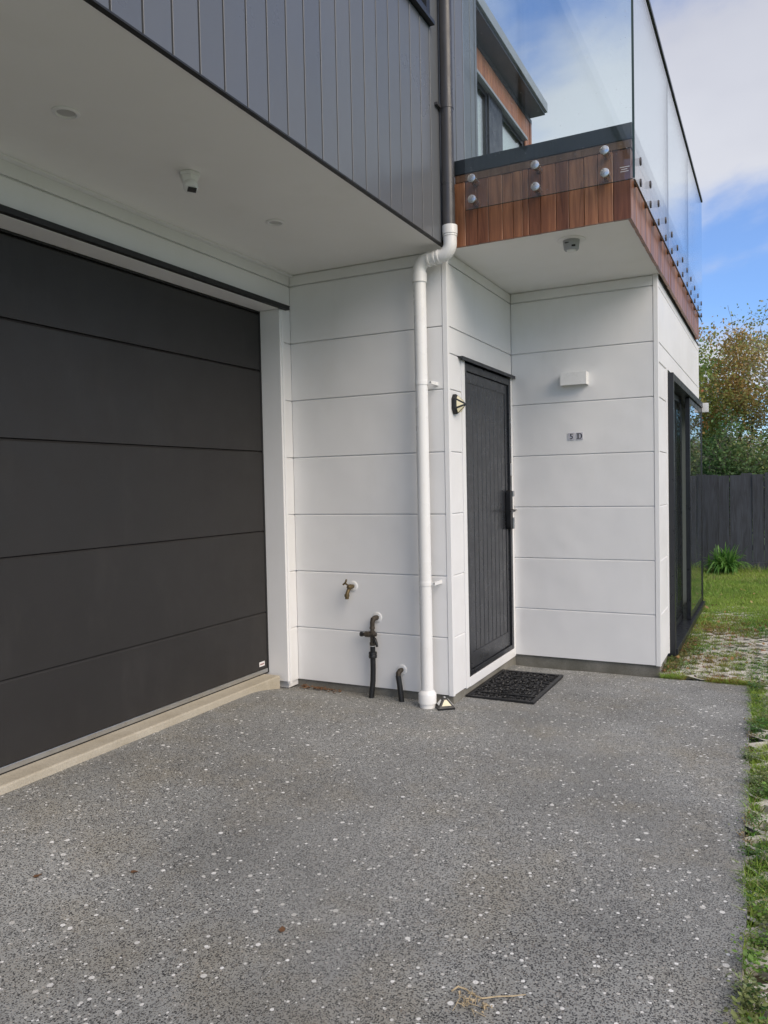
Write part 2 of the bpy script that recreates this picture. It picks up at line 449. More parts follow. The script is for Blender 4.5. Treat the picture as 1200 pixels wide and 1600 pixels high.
def glass_mat(name, tint, ior=1.5, dirt=0.0):
    mm = bpy.data.materials.new(name); mm.use_nodes = True
    t = mm.node_tree; t.nodes.clear()
    out = N(mm, 'ShaderNodeOutputMaterial')
    tr = N(mm, 'ShaderNodeBsdfTransparent'); tr.inputs[0].default_value = (*tint, 1)
    gl = N(mm, 'ShaderNodeBsdfGlossy'); gl.inputs['Roughness'].default_value = 0.0
    gl.inputs[0].default_value = (0.97, 0.98, 1, 1)
    gg = N(mm, 'ShaderNodeNewGeometry')
    dt = N(mm, 'ShaderNodeVectorMath', operation='DOT_PRODUCT'); L(mm, gg.outputs['Normal'], dt.inputs[0]); L(mm, gg.outputs['Incoming'], dt.inputs[1])
    f0 = ((ior-1)/(ior+1))**2
    fr = mth(mm, 'MULTIPLY_ADD', mth(mm, 'POWER', mth(mm, 'SUBTRACT', 1.0, mth(mm, 'ABSOLUTE', dt.outputs['Value'])), 5.0), 1-f0, f0)
    mx = N(mm, 'ShaderNodeMixShader')
    L(mm, fr, mx.inputs[0]); L(mm, tr.outputs[0], mx.inputs[1]); L(mm, gl.outputs[0], mx.inputs[2])
    res = mx.outputs[0]
    if dirt:
        df = N(mm, 'ShaderNodeBsdfDiffuse'); df.inputs[0].default_value = (0.6, 0.62, 0.64, 1)
        p = geo(mm)
        a = noise(mm, 2.5, 6, 0.65, p)
        v = N(mm, 'ShaderNodeTexVoronoi'); v.inputs['Scale'].default_value = 38; L(mm, p, v.inputs['Vector'])
        sp = N(mm, 'ShaderNodeSeparateColor'); L(mm, v.outputs['Color'], sp.inputs[0])
        spot = mth(mm, 'MULTIPLY', mth(mm, 'LESS_THAN', v.outputs['Distance'], 0.10), mth(mm, 'GREATER_THAN', sp.outputs[0], 0.8))
        f = mth(mm, 'ADD', ramp(mm, a, [(0.35, dirt*0.3), (0.75, dirt)]), mth(mm, 'MULTIPLY', spot, 0.35))
        m2 = N(mm, 'ShaderNodeMixShader')
        L(mm, f, m2.inputs[0]); L(mm, res, m2.inputs[1]); L(mm, df.outputs[0], m2.inputs[2]); res = m2.outputs[0]
    L(mm, res, out.inputs[0])
    return mm
M['glass'] = glass_mat('clear_balustrade_glass', (0.93, 0.975, 0.975), 1.52, 0.014)
M['window'] = glass_mat('window_glass', (0.72, 0.78, 0.77), 1.75, 0.02)
M['window_coated'] = glass_mat('coated_window_glass', (0.85, 0.9, 0.89), 2.7, 0.03)
M['glassedge'] = mat('dark_green_glass_edge', (0.03, 0.06, 0.06), 0.15)

# ================================================================== measured planes
XG, YA, XB, YC, XE = -3.084, 4.659, -1.882, 6.006, -0.768   # garage wall, tap wall, door wall, number wall, side wall
ZS = 2.95                                                    # soffit
JO = [0.442+0.405*k for k in range(7)]                       # cladding joints
YEND = 9.38
XC = -1.857                                                  # dark cladding face
YF = 4.63                                                    # balcony fascia face
XF = -0.730                                                  # balcony side fascia face

# ================================================================== ground
o = MB().add([(-300,-300,-0.07),(300,-300,-0.07),(300,300,-0.07),(-300,300,-0.07)], [(0,1,2,3)]).build('ground', M['field'])
tag(o, kind='structure')

def sstep(t): t = min(1, max(0, t)); return t*t*(3-2*t)
def gz(x, y):
    return 0.088*sstep((-1.9-x)/1.2)*sstep((4.74-y)/0.65) + 0.004*math.sin(x*2.1+y*1.3)*0.5 - 0.012*sstep((y-5.0)/1.0)
def edge_x(y): return -0.048-0.0185*y + 0.006*math.sin(y*5.1)+0.004*math.sin(y*13.7+1)
db = MB(); nx, ny = 46, 150
ys = [-7+(5.935+7)*j/ny for j in range(ny+1)]
for j in range(ny+1):
    for i in range(nx+1):
        x0 = -3.5; x1 = edge_x(ys[j]); x = x0+(x1-x0)*i/nx
        yy = ys[j] + (0.006*math.sin(x*9)+0.004*math.sin(x*23) if j == ny else 0)
        db.v.append((x, yy, gz(x, yy)))
for j in range(ny):
    for i in range(nx):
        a = j*(nx+1)+i
        db.f.append((a, a+1, a+nx+2, a+nx+1))
# skirts on the two free edges
b = len(db.v)
for j in range(ny+1):
    x = edge_x(ys[j]); db.v += [(x+0.004, ys[j], -0.09)]
for j in range(ny):
    db.f.append((j*(nx+1)+nx, b+j, b+j+1, (j+1)*(nx+1)+nx))
b = len(db.v)
for i in range(nx+1):
    p = db.v[ny*(nx+1)+i]; db.v.append((p[0], p[1]+0.004, -0.09))
for i in range(nx):
    db.f.append((ny*(nx+1)+i, ny*(nx+1)+i+1, b+i+1, b+i))
me = db.mesh('driveway', M['drive'], recalc=False, smooth=True)
tag(link('driveway', me), kind='structure')

# grass paving: soil bed with lattice pavers
A_, B_ = 0.108, 0.090          # half diagonals of one diamond cell
PW, PL = 3, 4                  # cells per paver
def paver_mesh():
    mb = MB(); top, bot = 0.0, -0.06
    for j in range(2*PL):
        for i in range(2*PW):
            if (i+j) % 2: continue
            cx, cy = i*A_, j*B_
            oc = [(A_,0),(A_/2,B_/2),(0,B_),(-A_/2,B_/2),(-A_,0),(-A_/2,-B_/2),(0,-B_),(A_/2,-B_/2)]
            k = 0.64
            ic = [(A_*k*.92,0),(A_*k*.56,B_*k*.56),(0,B_*k*.92),(-A_*k*.56,B_*k*.56),(-A_*k*.92,0),(-A_*k*.56,-B_*k*.56),(0,-B_*k*.92),(A_*k*.56,-B_*k*.56)]
            vs = [(cx+p[0]*0.985, cy+p[1]*0.985, top) for p in oc]+[(cx+p[0], cy+p[1], top-0.002) for p in ic]+[(cx+p[0]*.95, cy+p[1]*.95, bot) for p in ic]
            fs = []
            for q in range(8):
                w = (q+1) % 8
                fs += [(q, w, 8+w, 8+q), (8+q, 8+w, 16+w, 16+q)]
            mb.add(vs, fs)
    return mb.mesh('paver', M['paver'], recalc=False)
gp = MB().add([(-0.80,-0.5,-0.045),(3.4,-0.5,-0.045),(3.4,10.2,-0.045),(-0.80,10.2,-0.045)], [(0,1,2,3)]).build('grass_paving', M['soil'])
tag(gp, kind='structure')
pm = paver_mesh()
pw, pl = 2*PW*A_, 2*PL*B_
cells = []
r0 = random.Random(3)
for jj in range(0, 15):
    for ii in range(-1, 5):
        x = -0.70+ii*pw+0.0; y = 0.3+jj*pl
        if y+pl*0.2 < 5.93 and x+pw < -0.02: continue
        if x > 2.6 or y > 9.6: continue
        if x+0.05 < -0.70 and y > 5.5: continue
        dz = -0.010+r0.uniform(-0.004, 0.003)
        q = link('paver', pm, gp, (x, y, dz))
        q.rotation_euler = (r0.uniform(-.006,.006), r0.uniform(-.006,.006), 0)
        for j in range(2*PL):
            for i in range(2*PW):
                if (i+j) % 2 == 0: cells.append((x+i*A_, y+j*B_))
cells = np.array(cells)

# ================================================================== house
house = thing('house', (XB, YA, 0), 'two storey house with white cladding below, dark boards and cedar balcony above', 'house')

def panel(parent, plane, c, a, b, z0, z1, t=0.02):
    # plane 'Y': face at y=c looking to -Y, running in x; plane 'X': face at x=c looking to +X, running in y
    ch = 0.011
    prof = [(0, z0+0.002), (0, z1-ch), (-0.009, z1-0.002), (-t, z1-0.002), (-t, z0+0.002)]
    fn = (lambda p, s: (s, c-p[0], p[1])) if plane == 'Y' else (lambda p, s: (c+p[0], s, p[1]))
    o = MB().prism(prof, fn, a, b).build('panel', M['white'], parent)
    return o
def rows(parent, plane, c, a, b, z0, z1):
    lv = [z0]+[z for z in JO if z0+0.03 < z < z1-0.03]+[z1]
    for p, q in zip(lv[:-1], lv[1:]): panel(parent, plane, c, a, b, p, q)

ZB = 0.06
# tap wall
w = MB().box(XG-0.02, XB-0.012, YA+0.013, YA+0.10, ZB, ZS+0.03).build('tap_wall', M['white'], house)
rows(w, 'Y', YA, XG+0.002, XB-0.034, ZB, ZS)
MB().box(XB-0.032, XB+0.003, YA-0.003, YA+0.030, ZB-0.004, ZS).build('corner_trim', M['trim'], w, bevel=0.003)
# door wall
DY0, DY1, DZ0, DZ1 = 4.951, 5.962, 0.118, 2.265
w = MB().box(XB-0.10, XB-0.013, YA+0.102, 4.90, ZB, ZS+0.03).box(XB-0.10, XB-0.013, 4.902, YC+0.012, DZ1+0.03, ZS+0.03).box(XB-0.10, XB-0.013, DY1+0.002, YC+0.012, ZB, DZ1+0.028).build('door_wall', M['white'], house)
rows(w, 'X', XB, YA+0.033, 4.889, ZB, DZ1+0.03)
rows(w, 'X', XB, YA+0.033, YC-0.002, DZ1+0.03, ZS)
MB().box(XB-0.09, XB+0.006, 4.892, DY0-0.002, 0.052, DZ1+0.012).build('door_architrave', M['trim'], w, bevel=0.002)
MB().box(XB-0.09, XB+0.006, DY1+0.002, YC-0.003, 0.052, DZ1+0.012).build('door_architrave', M['trim'], w, bevel=0.002)
MB().box(XB-0.09, XB+0.010, DY0-0.001, DY1+0.001, 0.052, DZ0-0.002).build('door_sill', M['trim'], w, bevel=0.003)
MB().box(XB-0.05, XB+0.034, 4.842, YC-0.004, DZ1+0.016, DZ1+0.028).box(XB+0.028, XB+0.034, 4.842, YC-0.004, DZ1+0.004, DZ1+0.0158).build('door_flashing', M['joinery'], w, bevel=0.001)
# number wall
w = MB().box(XB-0.012, XE-0.012, YC+0.013, YC+0.10, ZB, ZS+0.03).build('number_wall', M['white'], house)
rows(w, 'Y', YC, XB+0.004, XE-0.034, ZB, ZS)
MB().box(XE-0.032, XE+0.003, YC-0.003, YC+0.030, ZB-0.004, ZS).build('corner_trim', M['trim'], w, bevel=0.003)
# side wall with sliding door
SY0, SY1, SZ0, SZ1 = 6.50, 9.30, 0.035, 2.290
w = MB().box(XE-0.10, XE-0.013, YC+0.102, SY0-0.002, ZB, ZS+0.03).box(XE-0.10, XE-0.013, SY0, SY1, SZ1+0.03, ZS+0.03).box(XE-0.10, XE-0.013, SY1+0.002, YEND, ZB, ZS+0.03).build('side_wall', M['white'], house)
rows(w, 'X', XE, YC+0.033, SY0-0.03, ZB, SZ1+0.028)
MB().box(XE-0.05, XE+0.008, SY0-0.028, SY0-0.002, ZB, SZ1+0.03).build('window_trim', M['trim'], w, bevel=0.002)
rows(w, 'X', XE, YC+0.033, YEND, SZ1+0.032, JO[6])
MB().box(XE-0.05, XE+0.012, SY1+0.002, YEND+0.01, ZB, SZ1+0.03).build('window_trim', M['trim'], w, bevel=0.002)
MB().box(XE-0.012, XE-0.002, YC+0.033, YEND, JO[6]+0.004, ZS-0.022).build('top_trim', M['trim'], w)
MB().box(XE-0.012, XE+0.004, YC+0.034, YEND, ZS-0.020, ZS-0.004).build('top_flashing', M['black'], w)
# sliding door on the side
sl = MB()
fx = XE+0.050
sl.box(XE-0.12, fx, SY0, SY0+0.055, SZ0, SZ1)
sl.box(XE-0.12, fx-0.012, SY1-0.03, SY1-0.001, SZ0, SZ1)
sl.box(XE-0.12, fx-0.001, SY0+0.056, SY1-0.031, SZ1-0.06, SZ1-0.001)
sl.box(XE-0.12, fx+0.012, SY0+0.056, SY1-0.031, SZ0, SZ0+0.05)
slider = sl.build('sliding_door', M['joinery'], house, bevel=0.003)
def leaf(y0, y1, x, name):
    z0, z1 = SZ0+0.055, SZ1-0.065; t = 0.04; s = 0.055
    m_ = MB().box(x-t, x, y0, y0+s, z0, z1).box(x-t, x, y1-s, y1, z0, z1).box(x-t, x-0.001, y0+s+.0005, y1-s-.0005, z0, z0+s).box(x-t, x-0.001, y0+s+.0005, y1-s-.0005, z1-s, z1)
    m_.build('sash', M['joinery'], slider, bevel=0.002)
    MB().box(x-0.012, x-0.004, y0+s, y1-s, z0+s, z1-s).build('pane', M['window'], slider)
leaf(SY0+0.06, 8.02, XE-0.045, 'a')
leaf(7.95, SY1-0.032, XE+0.034, 'b')
# interior room behind the sliding door
MB().box(-1.80, XE-0.15, 6.13, 9.25, 0.0, 0.02).box(-1.86, -1.801, 6.13, 9.25, 0.0, 2.6).box(-1.80, XE-0.11, 9.26, 9.32, 0.0, 2.6).box(-1.80, XE-0.15, 6.13, 9.25, 2.55, 2.6).build('room_lining', M['interior'], house)
MB().box(-1.86, XE+0.001, YEND-0.05, YEND-0.002, 0.0, ZS+0.02).build('back_wall', M['white'], house)
# foundation
fd = MB()
fd.box(XG-0.1, XB-0.006, YA+0.020, YA+0.2, -0.2, ZB-0.002)
fd.box(XB-0.2, XB-0.005, YA+0.201, YC+0.04, -0.2, 0.050)
fd.box(XB-0.10, XE-0.006, YC+0.018, YC+0.2, -0.2, ZB-0.002)
fd.box(XE-0.2, XE-0.012, YC+0.201, YEND, -0.2, 0.03)
fd.build('foundation', M['foundation'], house, bevel=0.004)

# garage opening
GY0, GY1, GZ1 = -0.33, 4.505, 2.685
XD = XG-0.150
w = MB().box(XG-0.30, XG-0.013, GY1+0.045, YA+0.012, 0.02, ZS+0.03).box(XG-0.30, XG-0.013, GY0-0.05, GY1+0.044, GZ1+0.03, ZS+0.03).box(XG-0.30, XG-0.013, -2.2, GY0-0.051, 0.02, ZS+0.03).build('garage_wall', M['white'], house)
rows(w, 'X', XG, GY1+0.046, YA-0.001, ZB, GZ1+0.030)
rows(w, 'X', XG, GY0-0.044, YA-0.001, GZ1+0.032, ZS)
rows(w, 'X', XG, -2.2, GY0-0.046, ZB, ZS)
MB().box(XD-0.03, XG+0.014, GY1, GY1+0.043, 0.075, GZ1).build('garage_jamb', M['trim'], w, bevel=0.003)
MB().box(XG-0.004, XG+0.022, GY1+0.016, GY1+0.043, 0.055, GZ1-0.002).build('jamb_bead', M['trim'], w, bevel=0.003)
MB().box(XD-0.03, XG+0.014, GY0-0.043, GY0, 0.075, GZ1).build('garage_jamb', M['trim'], w, bevel=0.003)
MB().box(XD-0.03, XG+0.006, GY0, GY1, GZ1, GZ1+0.026).build('garage_head', M['trim'], w, bevel=0.002)
MB().box(XG-0.01, XG+0.044, GY0-0.10, 4.597, GZ1+0.0275, GZ1+0.0315).box(XG+0.010, XG+0.044, GY0-0.10, 4.590, GZ1+0.003, GZ1+0.0273).build('garage_flashing', M['black'], w)
gd = MB().box(XD-0.08, XD-0.045, GY0+0.01, GY1-0.01, 0.13, GZ1-0.01).build('garage_door', M['black'], house)
lv = [0.165, 0.567, 1.142, 1.705, 2.272, 2.672]
for i in range(5):
    z0, z1 = lv[i]+0.001, lv[i+1]-0.0015
    prof = [(0, z0+0.001), (0, z1-0.013), (-0.009, z1-0.002), (-0.012, z1), (-0.043, z1), (-0.043, z0), (-0.001, z0)]
    MB().prism(prof, lambda p, s: (XD+p[0], s, p[1]), GY0+0.014, GY1-0.018).build('panel', M['garage'], gd)
MB().box(XD-0.03, XD+0.004, GY0+0.014, GY1-0.018, 0.136, 0.1635).build('bottom_rail', M['alu'], gd, bevel=0.002)
MB().box(XD-0.030, XD-0.001, GY0+0.014, GY1-0.018, 0.1255, 0.1355).build('bottom_seal', M['black'], gd)
MB().box(XD-0.03, XD+0.003, GY1-0.0175, GY1-0.002, 0.13, GZ1-0.002).box(XD-0.03, XD+0.003, GY0+0.014, GY1-0.018, 2.672, GZ1-0.002).build('weather_seal', M['black'], gd)
sk = MB().box(XD+0.0003, XD+0.0016, 4.392, 4.455, 0.190, 0.222).build('sticker', M['sticker'], gd)
o = MB().box(XD+0.0018, XD+0.0022, 4.400, 4.447, 0.200, 0.210).build('sticker_print', M['stickerink'], gd)
MB().box(XD-0.2, -3.108, GY0-0.04, 4.462, -0.1, 0.128).build('threshold', M['nib'], house, bevel=0.008)

# soffits
sf = MB().box(XG-0.1, XC-0.020, -2.2, YA+0.02, ZS, ZS+0.028).box(XC-0.0198, XF-0.0215, YF+0.0215, YA+0.02, ZS, ZS+0.027).box(XB-0.02, XF-0.0215, YA+0.022, YC+0.02, ZS, ZS+0.028)
sf.build('soffit', M['soffit'], house)
MB().box(XG+0.0005, XG+0.035, -2.2, YA-0.0005, ZS-0.012, ZS-0.0005).build('soffit_trim', M['trim'], house)
MB().box(XC-0.022, XC+0.002, -2.2, YF-0.02, ZS-0.010, ZS-0.0025).build('cladding_bead', M['black'], house)

# dark cladding of the upper storey
CP = 0.142; CY1 = 5.20
UWY0, UWY1, UWZ0, UWZ1 = 2.75, 4.385, 4.235, 5.40
cb = MB().box(-8, XC-0.016, -2.2, CY1-0.02, ZS+0.0325, 5.95).box(XC-0.0195, XC-0.016, -2.2, YF, ZS+0.0005, ZS+0.032)
clad = cb.build('upper_cladding', M['gap'], house)
def vboard_mesh(name, w_, h_, mat_, axis, t=0.018, c=0.004):
    poly = [(0, -t), (0, -c), (c, 0), (w_-c, 0), (w_, -c), (w_, -t)]
    fn = (lambda p, s: (p[1], p[0], s)) if axis == 'X' else (lambda p, s: (p[0], -p[1], s))
    return MB().prism(poly, fn, 0, h_).mesh(name, mat_)
zt = 5.95
full = vboard_mesh('board', CP-0.0095, zt-ZS+0.002, M['clad'], 'X', 0.018, 0.0012)
low = vboard_mesh('board', CP-0.0095, UWZ0-0.03-ZS+0.002, M['clad'], 'X', 0.018, 0.0012)
top_ = vboard_mesh('board', CP-0.0095, zt-UWZ1-0.03, M['clad'], 'X', 0.018, 0.0012)
far_ = vboard_mesh('board', CP-0.0095, zt-ZS-0.035, M['clad'], 'X', 0.018, 0.0012)
y = 1.839-28*CP
while y < CY1-0.05:
    if y+CP > UWY0 and y+CP*0.5 < UWY1:
        link('board', low, clad, (XC, y, ZS-0.002)); link('board', top_, clad, (XC, y, UWZ1+0.03))
    elif y+CP > YF+0.02:
        link('board', far_, clad, (XC, y, ZS+0.035))
    else:
        link('board', full, clad, (XC, y, ZS-0.002))
    y += CP
MB().box(XC-0.06, XC+0.004, CY1-0.012, CY1+0.014, ZS+0.035, zt).build('end_trim', M['clad'], clad, bevel=0.002)
# upper window with projecting sill
uw = MB()
uw.box(XC-0.05, XC+0.012, UWY1-0.05, UWY1, UWZ0, UWZ1).box(XC-0.05, XC+0.012, UWY0, UWY0+0.05, UWZ0, UWZ1)
uw.box(XC-0.05, XC+0.011, UWY0+0.05, UWY1-0.05, UWZ0, UWZ0+0.05).box(XC-0.05, XC+0.011, UWY0+0.05, UWY1-0.05, UWZ1-0.05, UWZ1)
uwin = uw.build('upper_window', M['joinery'], house, bevel=0.002)
MB().box(XC-0.02, XC+0.034, UWY0-0.03, UWY1+0.02, UWZ0-0.026, UWZ0-0.002).build('sill', M['joinery'], uwin, bevel=0.002)
MB().box(XC-0.012, XC-0.006, UWY0+0.05, UWY1-0.05, UWZ0+0.05, UWZ1-0.05).build('pane', M['window'], uwin)

# cedar wall with windows set back behind the balcony
XW, YW1, ZW = -2.45, 8.676, 5.52
WY0, WY1, WZ0, WZ1 = 5.35, 8.45, 3.22, 5.205
MB().box(-8, XW-0.10, CY1-0.018, YW1-0.02, ZS+0.032, ZW+0.02).box(-8, XC-0.06, CY1-0.018, CY1+0.0005, ZS+0.032, 5.94).build('upper_wall', M['gap'], house)
cw = MB().box(XW-0.099, XW-0.02, CY1, YW1-0.002, WZ1+0.03, ZW+0.02).box(XW-0.099, XW-0.02, WY1+0.03, YW1-0.002, 3.2, WZ1+0.029).box(XW-0.099, XW-0.02, CY1, WY0-0.03, 3.2, WZ1+0.029).build('cedar_wall', M['gap'], house)
hb = vboard_mesh('board', 0.086, ZW-0.045-WZ1-0.03, M['cedar_wall'], 'X')
fb = vboard_mesh('board', 0.086, ZW-0.045-3.2, M['cedar_wall'], 'X')
y = CY1+0.02
while y < YW1-0.08:
    if WY0-0.09 < y < WY1: link('board', hb, cw, (XW, y, WZ1+0.03))
    else: link('board', fb, cw, (XW, y, 3.2))
    y += 0.088
MB().box(XW-0.06, XW+0.008, YW1-0.05, YW1+0.006, 3.2, ZW-0.04).build('corner_trim', M['cedar_wall'], cw)
MB().box(XW-0.02, XW+0.010, CY1+0.01, YW1+0.01, ZW-0.044, ZW+0.0).build('head_trim', M['cap'], cw)
bw = MB()
bw.box(XW-0.06, XW+0.03, WY0, WY1, WZ1-0.0, WZ1+0.028)
bwin = bw.build('balcony_window', M['flash'], house, bevel=0.002)
for a, b_ in ((WY0, 7.25), (7.66, WY1)):
    MB().box(XW-0.06, XW-0.02, a, a+0.05, WZ0, WZ1-0.051).box(XW-0.06, XW-0.02, b_-0.05, b_, WZ0, WZ1-0.051).box(XW-0.06, XW-0.0205, a, b_, WZ1-0.05, WZ1-0.001).build('sash', M['joinery'], bwin)
    MB().box(XW-0.045, XW-0.038, a+0.05, b_-0.05, WZ0, WZ1-0.05).build('pane', M['window_coated'], bwin)
for a, b_ in ((WY0, 7.25), (7.66, WY1)): MB().box(XW-0.085, XW-0.075, a+0.02, b_-0.02, WZ0, WZ1-0.03).build('pane_brightener', M['trim'], bwin)  # white sheet added behind the glass to brighten panes like reflected sky
MB().box(XW-0.08, XW-0.005, 7.252, 7.658, WZ0, WZ1-0.002).build('window_post', M['joinery'], bwin, bevel=0.002)
# roof
M['eave'] = varied('grey_eave_lining', (0.05, 0.06, 0.075), 0.5, 0.05, 3.0)
rf = MB().box(-8.2, XW+0.165, CY1+0.03, YW1, ZW+0.022, ZW+0.05).build('eave_soffit', M['eave'], house)
MB().box(-8.25, XW+0.19, CY1+0.03, YW1+0.02, ZW+0.051, ZW+0.15).build('roof', M['flash'], house, bevel=0.003)
MB().box(-8.2, XC+0.06, -2.3, CY1+0.025, 5.951, 6.12).build('roof', M['flash'], house, bevel=0.003)  # unseen slab added to close the upper storey against light
# unseen solid boxes added behind the visible walls to block light
MB().box(-8, XG-0.301, -2.2, 9.3, 0.0, ZS+0.03).box(XG-0.30, XB-0.101, YA+0.11, 9.3, 0.0, ZS+0.03).build('light_block_core', M['interior'], house)

# balcony deck and cedar fascia
BYE = 8.95
MB().box(XW-0.09, XF-0.03, CY1+0.02, BYE-0.03, ZS+0.029, 3.19).box(XC+0.02, XF-0.03, YF+0.03, CY1+0.018, ZS+0.029, 3.19).build('balcony_deck', M['foundation'], house)
fa = MB().box(XC+0.03, XF-0.022, YF+0.022, YF+0.10, ZS+0.0295, 3.335).box(XF-0.10, XF-0.022, YF+0.102, BYE-0.002, ZS+0.0295, 3.335)
fascia = fa.build('balcony_fascia', M['gap'], house)
bx = [-1.812, -1.733, -1.654, -1.581, -1.491, -1.423, -1.364, -1.327, -1.253, -1.16, -1.084, -0.994, -0.916, -0.829, -0.7285]
for i, (p, q) in enumerate(zip(bx[:-1], bx[1:])):
    me = vboard_mesh('board', q-p-0.0022, 3.335-ZS+0.010, M['cedar'], 'Y', 0.02, 0.0025)
    link('board', me, fascia, (p, YF + (0.003 if i % 3 == 1 else 0), ZS-0.010))
sbm = vboard_mesh('board', 0.0815, 3.335-ZS+0.010, M['cedar'], 'X', 0.02, 0.0025)
y = YF+0.021
while y < BYE-0.06:
    link('board', sbm, fascia, (XF+random.uniform(-.002, .002), y, ZS-0.010)); y += 0.0838
MB().box(XF-0.1, XF, BYE, BYE+0.018, ZS-0.010, 3.335).build('end_board', M['cedar'], fascia)
MB().box(XC+0.06, XF+0.004, YF-0.003, YF+0.10, 3.337, 3.381).box(XF-0.10, XF+0.004, YF+0.101, BYE+0.02, 3.337, 3.381).build('cedar_cap', M['cedar_trim'], fascia)
MB().box(XC+0.05, XF+0.010, YF-0.008, YF+0.13, 3.383, 3.474).box(XF-0.13, XF+0.010, YF+0.131, BYE+0.03, 3.383, 3.474).build('parapet_flashing', M['cap'], fascia, bevel=0.003)

# ================================================================== glass balustrade
GYF, GXS, GZ0, GZT = 4.540, -0.695, 3.128, 4.40
bal = thing('glass_balustrade', (-0.7, 4.54, 3.13), 'frameless clear glass balustrade bolted to the cedar balcony edge', 'balustrade')
def pane(x0, x1, y0, y1):
    return MB().box(x0, x1, y0, y1, GZ0, GZT).build('glass_panel', M['glass'], bal)
pane(-1.698, -0.702, GYF, GYF+0.012)
for a, b_ in ((GYF+0.001, 6.07), (6.082, 7.52), (7.532, 8.99)):
    pane(GXS-0.012, GXS, a, b_)
MB().box(-0.7065, -0.6935, GYF-0.0015, GYF-0.0002, GZ0, GZT).build('glass_edge', M['glassedge'], bal)
MB().box(-1.698, -0.708, GYF+0.001, GYF+0.011, GZ0-0.0015, GZ0-0.0001).box(GXS-0.011, GXS-0.001, GYF+0.02, 8.99, GZ0-0.0015, GZ0-0.0001).build('glass_edge', M['glassedge'], bal)
for yy in (6.0715, 7.5215): MB().box(GXS-0.0115, GXS-0.0005, yy, yy+0.009, GZ0, GZT).build('glass_edge', M['glassedge'], bal)
MB().box(GXS-0.021, GXS+0.009, GYF+0.02, 9.0, GZT-0.012, GZT+0.014).build('handrail', M['joinery'], bal, bevel=0.003)
so = MB().lathe((0,0,0), (0,-1,0), [(-0.09, 0.019), (-0.0135, 0.019), (-0.0005, 0.0255), (0.005, 0.0262), (0.0085, 0.0255), (0.010, 0.022), (0.0102, 0.0)], 24)
som = so.mesh('standoff', M['steel'], smooth=True)
for x in (-1.655, -1.259, -0.858):
    for z in (3.185, 3.311):
        link('standoff', som, bal, (x, GYF, z))
so = MB().lathe((0,0,0), (1,0,0), [(-0.045, 0.019), (-0.0125, 0.019), (-0.0122, 0.023), (0.0005, 0.023), (0.004, 0.022), (0.0052, 0.019), (0.0053, 0.0)], 20)
som2 = so.mesh('standoff', M['steel_dark_reflection'], smooth=True)
for y in (4.758, 5.155, 5.532, 5.914, 6.274, 6.651, 7.032, 7.399, 7.743, 8.12, 8.474, 8.86):
    for z in (3.172, 3.295): link('standoff', som2, bal, (GXS, y, z))
em = MB()
for i, (a, b_) in enumerate(((-0.775, -0.722), (-0.768, -0.735), (-0.772, -0.728))):
    em.box(a, b_, GYF-0.0008, GYF-0.0003, 3.196-i*0.012, 3.199-i*0.012)
em.build('etched_mark', M['etch'], bal)

# ================================================================== downpipe
dp = thing('downpipe', (-2.021, 4.55, 0), 'round downpipe, dark grey above and white below, with an offset under the soffit', 'downpipe')
PX, PY = -1.806, 4.545
MB().cyl((PX-0.006, PY, 3.0), (PX-0.006, PY, 6.0), 0.0405, n=28).build('upper_pipe', M['pipe_dark'], dp, smooth=True)
def arc(c, e1, e2, r, a0, a1, n):
    c, e1, e2 = Vector(c), Vector(e1), Vector(e2)
    return [c+r*(math.cos(a0+(a1-a0)*i/n)*e1+math.sin(a0+(a1-a0)*i/n)*e2) for i in range(n+1)]
d = Vector((-2.021-PX, 0.005, -0.022)); d.normalize()
zt_ = 2.880; rb = 0.062
path = [Vector((PX, PY, 3.02)), Vector((PX, PY, zt_+rb))]
c0 = Vector((PX, PY, zt_+rb))+d*rb
path += arc(c0, -d, (0,0,-1), rb, 0.15, math.pi/2-0.1, 8)
end = Vector((-2.021, 4.55, 2.862))
path.append(end-d*rb*1.05)
c1 = end-d*rb+Vector((0,0,-rb))
path += arc(c1, (0,0,1), d, rb, 0.15, math.pi/2, 8)
path.append(Vector((-2.021, 4.55, 2.77)))
MB().tube(path, 0.0425, 24).build('offset_bend', M['pvc'], dp, smooth=True)
def ring(p, ax, r, h, name='socket', mt='pvc'):
    return MB().lathe(p, ax, [(-h/2, r-0.004), (-h/2+0.001, r), (h/2-0.002, r), (h/2, r-0.004)], 28).build(name, M[mt], dp, smooth=True)
ring((PX, PY, 3.025), (0,0,1), 0.0475, 0.055)
ring((PX, PY, 2.990), (0,0,1), 0.0455, 0.012)
for t in (0.078, 0.105, 0.145): 
    pp = Vector((PX, PY, zt_))+d*t; ring(pp, d, 0.0462, 0.014)
ring((-2.021, 4.55, 2.760), (0,0,1), 0.047, 0.06)
MB().cyl((-2.021, 4.55, 0.0), (-2.021, 4.55, 2.76), 0.0405, n=28).build('lower_pipe', M['pvc'], dp, smooth=True)
MB().lathe((-2.021, 4.55, 0), (0,0,1), [(-0.05, 0.052), (0.028, 0.052), (0.030, 0.059), (0.088, 0.059), (0.098, 0.055), (0.112, 0.043), (0.114, 0.040)], 28).build('base_socket', M['pvc'], dp, smooth=True)
for z in (2.093, 0.806):
    bkt = MB().lathe((-2.021, 4.55, z), (0,0,1), [(-0.012, 0.0405), (-0.012, 0.0435), (0.012, 0.0435), (0.012, 0.0405)], 28)
    bkt.box(-1.983, -1.950, 4.545, 4.556, z-0.009, z+0.012).box(-1.961, -1.950, 4.5565, YA-0.0005, z-0.009, z+0.012)
    bkt.build('clip', M['pvc'], dp, smooth=True)
    MB().lathe((-1.957, 4.5445, z+0.002), (0,-1,0), [(0, 0.005), (0.003, 0.004)], 10).build('screw', M['steel'], dp)
